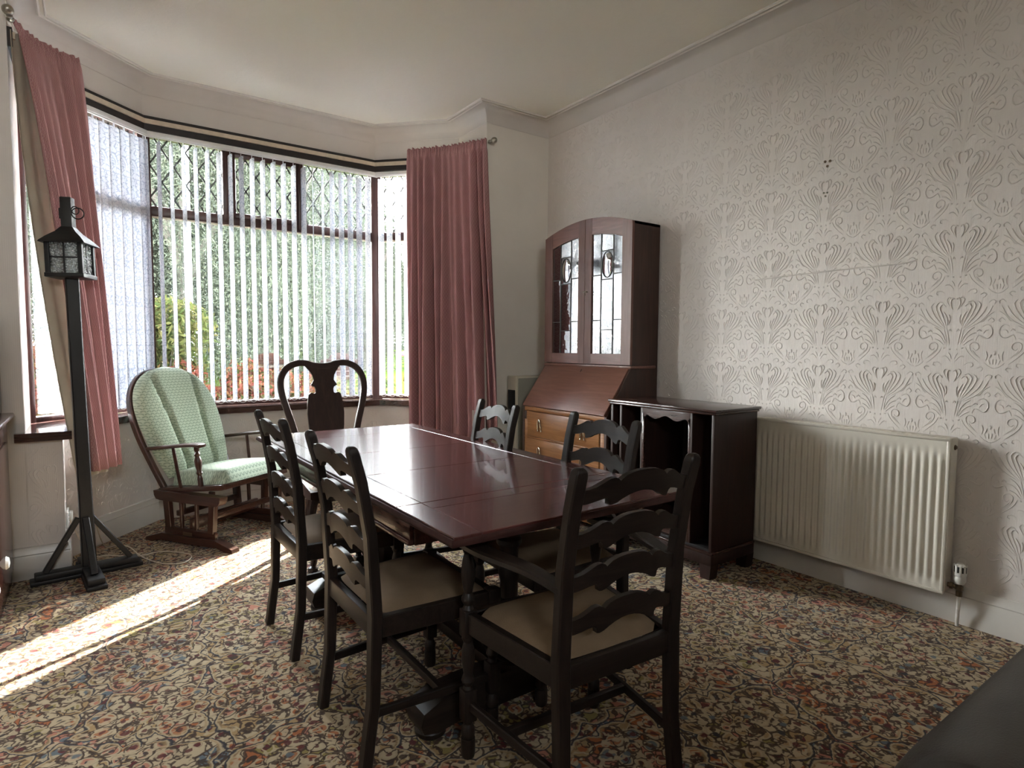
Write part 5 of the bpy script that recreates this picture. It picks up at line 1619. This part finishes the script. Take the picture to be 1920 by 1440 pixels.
# ================================================================== dresser at the edge of the picture
ds = thing('dresser', 'dark glossy mahogany dresser with a ledge against the front wall corner', 'dresser', (-.565, 3.34, 0))
y0, y1 = -.64, .64
bm = bmnew(); box(bm, (-.215, y0, 0), (.205, y1, .872), .005); obj('body', bm, MAT['dresser'], ds)
bm = bmnew(); box(bm, (-.215, y0-.01, .872), (.245, y1+.002, .895), .008); box(bm, (-.215, y0, .86), (.230, y1, .873), .004); obj('ledge', bm, MAT['dresser'], ds)
bm = bmnew(); box(bm, (-.215, y0, .895), (.198, y1-.01, 1.385), .006); obj('upper_case', bm, MAT['dresser'], ds)
for (ya, yb, yk) in ((y0+.03, -.106, -.40), (-.094, y1-.03, -.045)):
    bm = bmnew(); box(bm, (.200, ya, .08), (.216, yb, .84), .004); dw = obj('cupboard_door', bm, MAT['dresser'], ds)
    bm = bmnew(); box(bm, (.214, ya+.08, .16), (.221, yb-.08, .76), .005); obj('door_panel', bm, MAT['dresser'], dw)
    bm = bmnew(); lathe(bm, [(0, 0), (.012, 0), (.010, .010), (.024, .020), (.029, .030), (.022, .040), (0, .044)], 14, M=Matrix.Translation((.220, yk, .31)) @ Matrix.Rotation(PI/2, 4, 'Y'))
    obj('knob', bm, MAT['porcelain'], dw)

# ================================================================== leather sofa beside the camera
sf = thing('leather_sofa', 'dark leather sofa arm in the corner nearest the viewer', 'sofa', (1.50, -.30, 0))
def arm_bm(yc):
    bm = bmnew(); pr = []
    hw, zt = .145, .695
    for i in range(13):
        a = PI*i/12; pr.append((yc+hw*math.cos(a), zt-.115+.115*math.sin(a)))
    pr = [(yc+hw*.93, .05)] + pr + [(yc-hw*.93, .05)]
    rings = []
    for x, sc in ((-.54, .86), (-.53, .94), (-.51, .985), (-.48, 1.0), (.40, 1.0)):
        rings.append([bm.verts.new((x, yc+(y-yc)*sc, .05+(z-.05)*(.97+.03*sc if sc < 1 else 1))) for y, z in pr])
    for A, B in zip(rings[:-1], rings[1:]):
        for i in range(len(pr)-1): bm.faces.new((A[i], A[i+1], B[i+1], B[i]))
        bm.faces.new((A[-1], A[0], B[0], B[-1]))
    bm.faces.new(rings[0]); bm.faces.new(list(reversed(rings[-1])))
    bmesh.ops.recalc_face_normals(bm, faces=bm.faces); return bm
obj('arm', arm_bm(.535), MAT['leather'], sf, 60); obj('arm', arm_bm(-.90), MAT['leather'], sf, 60)
bm = bmnew(); box(bm, (-.46, -.75, .06), (.40, .385, .30), .03); obj('base', bm, MAT['leather'], sf)
bm = bmnew(); box(bm, (-.50, -.18, .30), (.22, .385, .45), .05, seg=4); obj('seat_cushion', bm, MAT['leather'], sf)
bm = bmnew(); box(bm, (-.50, -.75, .30), (.22, -.185, .45), .05, seg=4); obj('seat_cushion', bm, MAT['leather'], sf)
bm = bmnew(); box(bm, (.22, -.75, .30), (.40, .385, .56), .05, seg=4); obj('back_rest', bm, MAT['leather'], sf)
for x in (-.42, .36):
    for y in (.50, -.86):
        bm = bmnew(); lathe(bm, [(.022, 0), (.026, .02), (.024, .052)], 12, (x, y, 0)); obj('foot', bm, MAT['black_plastic'], sf)

# ================================================================== outdoors
def ter(y):
    if y < 11: return -0.35
    if y < 45: return -0.35+1.35*(y-11)/34
    return 1.0
bm = bmnew(); box(bm, (-12, 5.2, -.6), (14, 8.9, -.35)); struct('ground', bm, MAT['soil'])
bm = bmnew(); box(bm, (-30, 8.9, -.6), (40, 11.0, -.349)); struct('pavement', bm, MAT['tarmac'])
bm = bmnew(); rows = []
ny_, nx_ = 30, 36
for j in range(ny_+1):
    y = 11+79*(j/ny_)**1.4
    rows.append([bm.verts.new((-45+115*i/nx_, y, ter(y)+.04*math.sin(i*1.7+j))) for i in range(nx_+1)])
for j in range(ny_):
    for i in range(nx_): bm.faces.new((rows[j][i], rows[j][i+1], rows[j+1][i+1], rows[j+1][i]))
struct('lawn', bm, MAT['lawn'])
bm = bmnew(); box(bm, (13.5, 43.5, .90), (60, 49.5, 1.06)); struct('road', bm, MAT['tarmac'])

def leaf_cloud(name, n, blobs, lw, lh, seed, hang=0.0, shell=0.55):
    """blobs: (cx,cy,cz,rx,ry,rz); leaf cards scattered in the outer part of each blob"""
    rg = np.random.default_rng(seed)
    wts = np.array([b[3]*b[4]+b[4]*b[5]+b[3]*b[5] for b in blobs]); wts = wts/wts.sum()
    idx = rg.choice(len(blobs), n, p=wts); B = np.array(blobs)[idx]
    d = rg.normal(size=(n, 3)); d /= np.linalg.norm(d, axis=1, keepdims=True)
    rad = shell+(1-shell)*rg.random((n, 1))**0.6
    c = B[:, :3]+d*B[:, 3:]*rad
    a = rg.normal(size=(n, 3)); a /= np.linalg.norm(a, axis=1, keepdims=True)
    b = rg.normal(size=(n, 3)); 
    if hang > 0: b = b*(1-hang)+np.array([0, 0, -1.0])*hang*1.5
    b -= a*(a*b).sum(1, keepdims=True)*(0 if hang > 0.5 else 1)
    b /= np.linalg.norm(b, axis=1, keepdims=True)
    s = (0.6+0.8*rg.random((n, 1)))
    A_, Bv = a*lw*s, b*lh*s
    V = np.stack([c-Bv, c+A_*.5, c+Bv, c-A_*.5], 1).reshape(-1, 3)
    me = bpy.data.meshes.new(name)
    me.vertices.add(4*n); me.vertices.foreach_set('co', V.ravel())
    me.loops.add(4*n); me.loops.foreach_set('vertex_index', np.arange(4*n))
    me.polygons.add(n); me.polygons.foreach_set('loop_start', np.arange(n)*4); me.polygons.foreach_set('loop_total', np.full(n, 4))
    me.update(calc_edges=True)
    return me
def tree_blobs(seed, h, w_, weep):
    rd_ = random.Random(seed); out = []
    for k in range(26):
        a = rd_.uniform(0, 2*PI); q = rd_.random()
        z = h*(.18+.72*q); rr = w_*(1-.75*abs(q-.42)**1.3)*rd_.uniform(.25, .95)
        s_ = rd_.uniform(.8, 1.5)
        out.append((rr*math.cos(a), rr*math.sin(a), z, s_*w_*.30, s_*w_*.30, s_*w_*(.62 if weep else .28)))
    return out
TM = [leaf_cloud('foliage', 150000, tree_blobs(3, 10.5, 3.6, True), .026, .055, 1, .45, .35),
      leaf_cloud('foliage', 150000, tree_blobs(9, 10.0, 3.8, True), .028, .05, 2, .3, .35)]
for me in TM: me.materials.append(MAT['leaf_willow'])
def trunk_mesh(h):
    bm = bmnew(); tube(bm, smooth_path([(0, 0, -.3), (.1, .05, h*.2), (-.05, .1, h*.45), (.1, 0, h*.75)], 4), [.30-.022*i for i in range(13)], 9)
    for a in (0.4, 2.3, 4.2):
        tube(bm, [(0, .05, h*.3), (1.2*math.cos(a), 1.2*math.sin(a), h*.55), (2.0*math.cos(a), 2.0*math.sin(a), h*.72)], [.13, .08, .04], 7)
    return finish(bm, 'trunk')
TRK = trunk_mesh(10); TRK.materials.append(MAT['bark'])
spots = [(-4.2, 22, 0, 1.0), (-0.6, 24, 1, 1.02), (2.4, 19.5, 0, .96), (5.2, 22.5, 1, 1.0), (7.2, 27, 0, 1.06), (9.6, 24.5, 1, .86), (12.4, 33, 0, .95), (3.0, 33, 1, 1.25), (8.0, 38, 0, 1.2), (-2.5, 34, 0, 1.3), (16.5, 41, 1, .9), (22.0, 52, 0, .9), (13.5, 55, 1, 1.2)]
for i, (x, y, k, s_) in enumerate(spots):
    t = thing('tree', 'tall grey-green drooping tree across the lawn beyond the window', 'tree', (x, y, ter(y)), random.uniform(0, 6.28), 'trees beyond the garden')
    t.scale = (s_, s_, s_*random.uniform(.95, 1.08))
    for me, nm in ((TM[k], 'foliage'), (TRK, 'trunk')):
        o = bpy.data.objects.new(nm, me); COL.objects.link(o); o.parent = t
# shrubs under the window
def shrub(label, x, y, blobs, n, mat, lw, lh, seed, cat='shrub', group=None):
    t = thing('garden_shrub', label, cat, (x, y, -.35), 0, group)
    me = leaf_cloud('foliage', n, blobs, lw, lh, seed, 0, .45); me.materials.append(mat)
    obj('foliage', me, None, t)
    bm = bmnew()
    for b in blobs[:4]:
        tube(bm, smooth_path([(b[0]*.2, b[1]*.2, -.02), (b[0]*.6, b[1]*.6, b[2]*.6), (b[0], b[1], b[2]+b[5]*.5)], 3), .010, 6)
    obj('stem', bm, MAT['bark'], t)
def blobs_(seed, w_, d_, h, k):
    r_ = random.Random(seed); return [(r_.uniform(-w_, w_), r_.uniform(-d_, d_), h*r_.uniform(.35, .82), .22+.1*r_.random(), .22, .18+.12*r_.random()) for _ in range(k)]
shrub('tall yellow-green bush outside beside the leaf-patterned blind', .55, 7.6, blobs_(1, .38, .3, 2.45, 20), 11000, MAT['leaf_yellow'], .026, .042, 4)
shrub('red-tipped low shrub outside behind the rocking chair', 1.05, 7.1, blobs_(2, .40, .3, 1.62, 15), 8000, MAT['leaf_red'], .024, .036, 5)
shrub('red-tipped low shrub outside left of the brick gate pillars', 1.72, 7.0, blobs_(3, .36, .3, 1.45, 14), 7000, MAT['leaf_red'], .024, .036, 6)
shrub('golden green low shrub outside in front of the gate pillars', 2.35, 7.6, blobs_(4, .40, .25, 1.30, 12), 4500, MAT['leaf_autumn'], .024, .036, 7)
shrub('sparse yellow shrub outside close to the window corner post', 2.75, 7.0, blobs_(5, .25, .25, 1.35, 8), 1200, MAT['leaf_yellow'], .028, .036, 8)
shrub('red and gold shrub outside seen through the gap beside the cream lining', -.62, 7.2, blobs_(6, .45, .3, 1.75, 14), 8000, MAT['leaf_red'], .024, .036, 9)
shrub('thin twiggy shrub outside the half-hidden angled window', 3.35, 6.6, blobs_(7, .25, .2, 1.25, 7), 700, MAT['leaf_autumn'], .026, .036, 10)
rs = thing('rose', 'single red rose on a tall stem outside the angled window', 'flower', (2.92, 6.2, -.35))
bm = bmnew()
for k in range(9):
    a = k*2.4; rr = .006+.003*k
    M = Matrix.Translation((rr*math.cos(a), rr*math.sin(a), 1.50-.001*k)) @ Matrix.Rotation(a, 4, 'Z') @ Matrix.Rotation(R(20+k*5), 4, 'Y')
    lathe(bm, [(0, 0), (.018, .006), (.026, .022), (.022, .036), (.012, .040), (0, .041)], 8, M=M)
obj('bloom', bm, MAT['rose'], rs)
bm = bmnew(); tube(bm, smooth_path([(.03, .0, -.01), (-.02, .01, .6), (.01, 0, 1.1), (0, 0, 1.50)], 4), .005, 6)
for z, a in ((.5, .3), (.8, 2.4), (1.05, 4.4), (1.25, 1.2)):
    M = Matrix.Translation((0, 0, z)) @ Matrix.Rotation(a, 4, 'Z') @ Matrix.Rotation(R(50), 4, 'Y'); box(bm, (0, -.02, -.002), (.07, .02, .002), .001, M=M)
obj('stem', bm, MAT['leaf_autumn'], rs)

# brick gate pillars, every brick its own object
bmB = bmnew(); box(bmB, (-.105, -.050, -.0325), (.105, .050, .0325), .004, seg=1); BRK = finish(bmB, 'brick'); BRK.materials.append(MAT['brick'])
bmH = bmnew(); box(bmH, (-.060, -.050, -.0325), (.060, .050, .0325), .004, seg=1); BRH = finish(bmH, 'brick'); BRH.materials.append(MAT['brick'])
def pillar(x, y, label):
    t = thing('gate_pillar', label, 'pillar', (x, y, -.35))
    hw = .165
    bm = bmnew(); box(bm, (-hw+.008, -hw+.008, 0), (hw-.008, hw-.008, 1.33)); obj('mortar_core', bm, MAT['mortar'], t)
    for k in range(17):
        z = .04+.0755*k
        for q in range(4):
            for me, off in ((BRK, -.06 if k % 2 else .06), (BRH, .108 if k % 2 else -.108)):
                o = bpy.data.objects.new('brick', me); COL.objects.link(o); o.parent = t
                a = q*PI/2
                v = Matrix.Rotation(a, 3, 'Z') @ Vector((off*.98, -hw+.050+random.uniform(-.003, .003), z))
                o.location = v; o.rotation_euler = (0, 0, a)
    bm = bmnew(); box(bm, (-.235, -.235, 1.325), (.235, .235, 1.375), .010); box(bm, (-.19, -.19, 1.375), (.19, .19, 1.392), .006)
    lathe(bm, [(.165, 1.392), (.160, 1.42), (.140, 1.452), (.105, 1.474), (.05, 1.485), (0, 1.487)], 20)
    obj('cap', bm, MAT['capstone'], t)
pillar(2.12, 9.05, 'brick gate pillar with domed cap between rocking chair and vase-splat chair')
pillar(3.17, 9.05, 'brick gate pillar with domed pink cap behind the vase-splat chair hoop')

# street pole with two plates
sp2 = thing('street_pole', 'slim grey street pole with a yellow and a white plate', 'pole', (1.60, 12.7, ter(12.7)-.22))
bm = bmnew(); tube(bm, [(0, 0, -.2), (0, 0, 3.2), (0, 0, 6.4)], [.050, .040, .034], 10); obj('shaft', bm, MAT['grey_post'], sp2)
for (z0, z1, w_, mt, nm) in ((2.02, 2.155, .138, 'sign_yellow', 'yellow_plate'), (1.79, 1.995, .132, 'sign_white', 'white_plate')):
    bm = bmnew(); box(bm, (-w_, -.062, z0), (w_, -.052, z1), .003); pl = obj(nm, bm, MAT[mt], sp2)
    bm = bmnew()
    for k in range(3): box(bm, (-w_*.7, -.0635, z0+(z1-z0)*(.25+.22*k)), (w_*(.7-.3*(k % 2)), -.0622, z0+(z1-z0)*(.31+.22*k)))
    obj('lettering', bm, MAT['sign_ink'], pl)

# low garage, cars and house far across the green
def gz(y): return ter(y)
gb = thing('garage', 'low red brick garage with white roof edge across the green', 'garage', (14.6, 46, gz(46)))
bm = bmnew(); box(bm, (-1.5, -1.5, 0), (1.7, 1.5, .95)); obj('wall', bm, MAT['brick'], gb)
bm = bmnew(); box(bm, (-1.7, -1.7, .95), (1.9, 1.7, 1.20), .02); obj('roof_edge', bm, MAT['render_white'], gb)
bm = bmnew(); box(bm, (-.9, -1.53, 0), (.9, -1.49, .80), .01); obj('garage_door', bm, MAT['render_white'], gb)
def car(label, x, y, paint):
    t = thing('car', label, 'car', (x, y, gz(y)+.06))
    bm = bmnew()
    prism(bm, [(-2.1, .28), (2.05, .28), (2.12, .55), (1.95, .78), (1.0, .92), (-1.9, .95), (-2.12, .75)], -.82, .82, 'xz')
    bmesh.ops.recalc_face_normals(bm, faces=bm.faces); obj('body', bm, paint, t)
    bm = bmnew()
    strip_prism(bm, [(-1.55, 1.42), (-.3, 1.48), (.45, 1.40)], [(-1.95, .90), (-.3, .90), (1.15, .90)], -.70, .70, lambda a, d, z: Vector((a, d, z)))
    bmesh.ops.recalc_face_normals(bm, faces=bm.faces); obj('window_band', bm, MAT['car_glass'], t)
    bm = bmnew(); box(bm, (-1.5, -.66, 1.42), (.42, .66, 1.50), .04); obj('roof', bm, paint, t)
    for xx in (-1.3, 1.35):
        for yy in (-.80, .80):
            bm = bmnew(); lathe(bm, [(0, -.1), (.20, -.1), (.32, -.08), (.32, .08), (.20, .1), (0, .1)], 16, M=Matrix.Translation((xx, yy, .32)) @ Matrix.Rotation(PI/2, 4, 'X')); obj('wheel', bm, MAT['black_plastic'], t)
car('white parked car far off beyond the window corner post', 19.6, 45.2, MAT['car_white'])
car('grey parked car far off through the half-hidden angled window', 23.8, 48.2, MAT['car_grey'])
hs = thing('house', 'distant pale house with red roof beyond the parked cars', 'house', (31, 62, gz(62)), R(-15))
bm = bmnew(); box(bm, (-5, -4, 0), (5, 4, 2.7)); obj('lower_wall', bm, MAT['brick'], hs)
bm = bmnew(); box(bm, (-5, -4, 2.7), (5, 4, 5.2)); obj('upper_wall', bm, MAT['render_white'], hs)
bm = bmnew(); prism(bm, [(-4.5, 5.2), (4.5, 5.2), (0, 8.0)], -5.4, 5.4, 'yz'); bmesh.ops.recalc_face_normals(bm, faces=bm.faces); obj('roof', bm, MAT['rooftile'], hs)
for x in (-3.2, 0, 3.2):
    for z in (.9, 3.2):
        bm = bmnew(); box(bm, (x-.7, -4.06, z), (x+.7, -3.98, z+1.2), .03); wn = obj('window', bm, MAT['render_white'], hs)
        bm = bmnew(); box(bm, (x-.6, -4.08, z+.1), (x+.6, -4.05, z+1.1)); obj('pane', bm, MAT['car_glass'], wn)
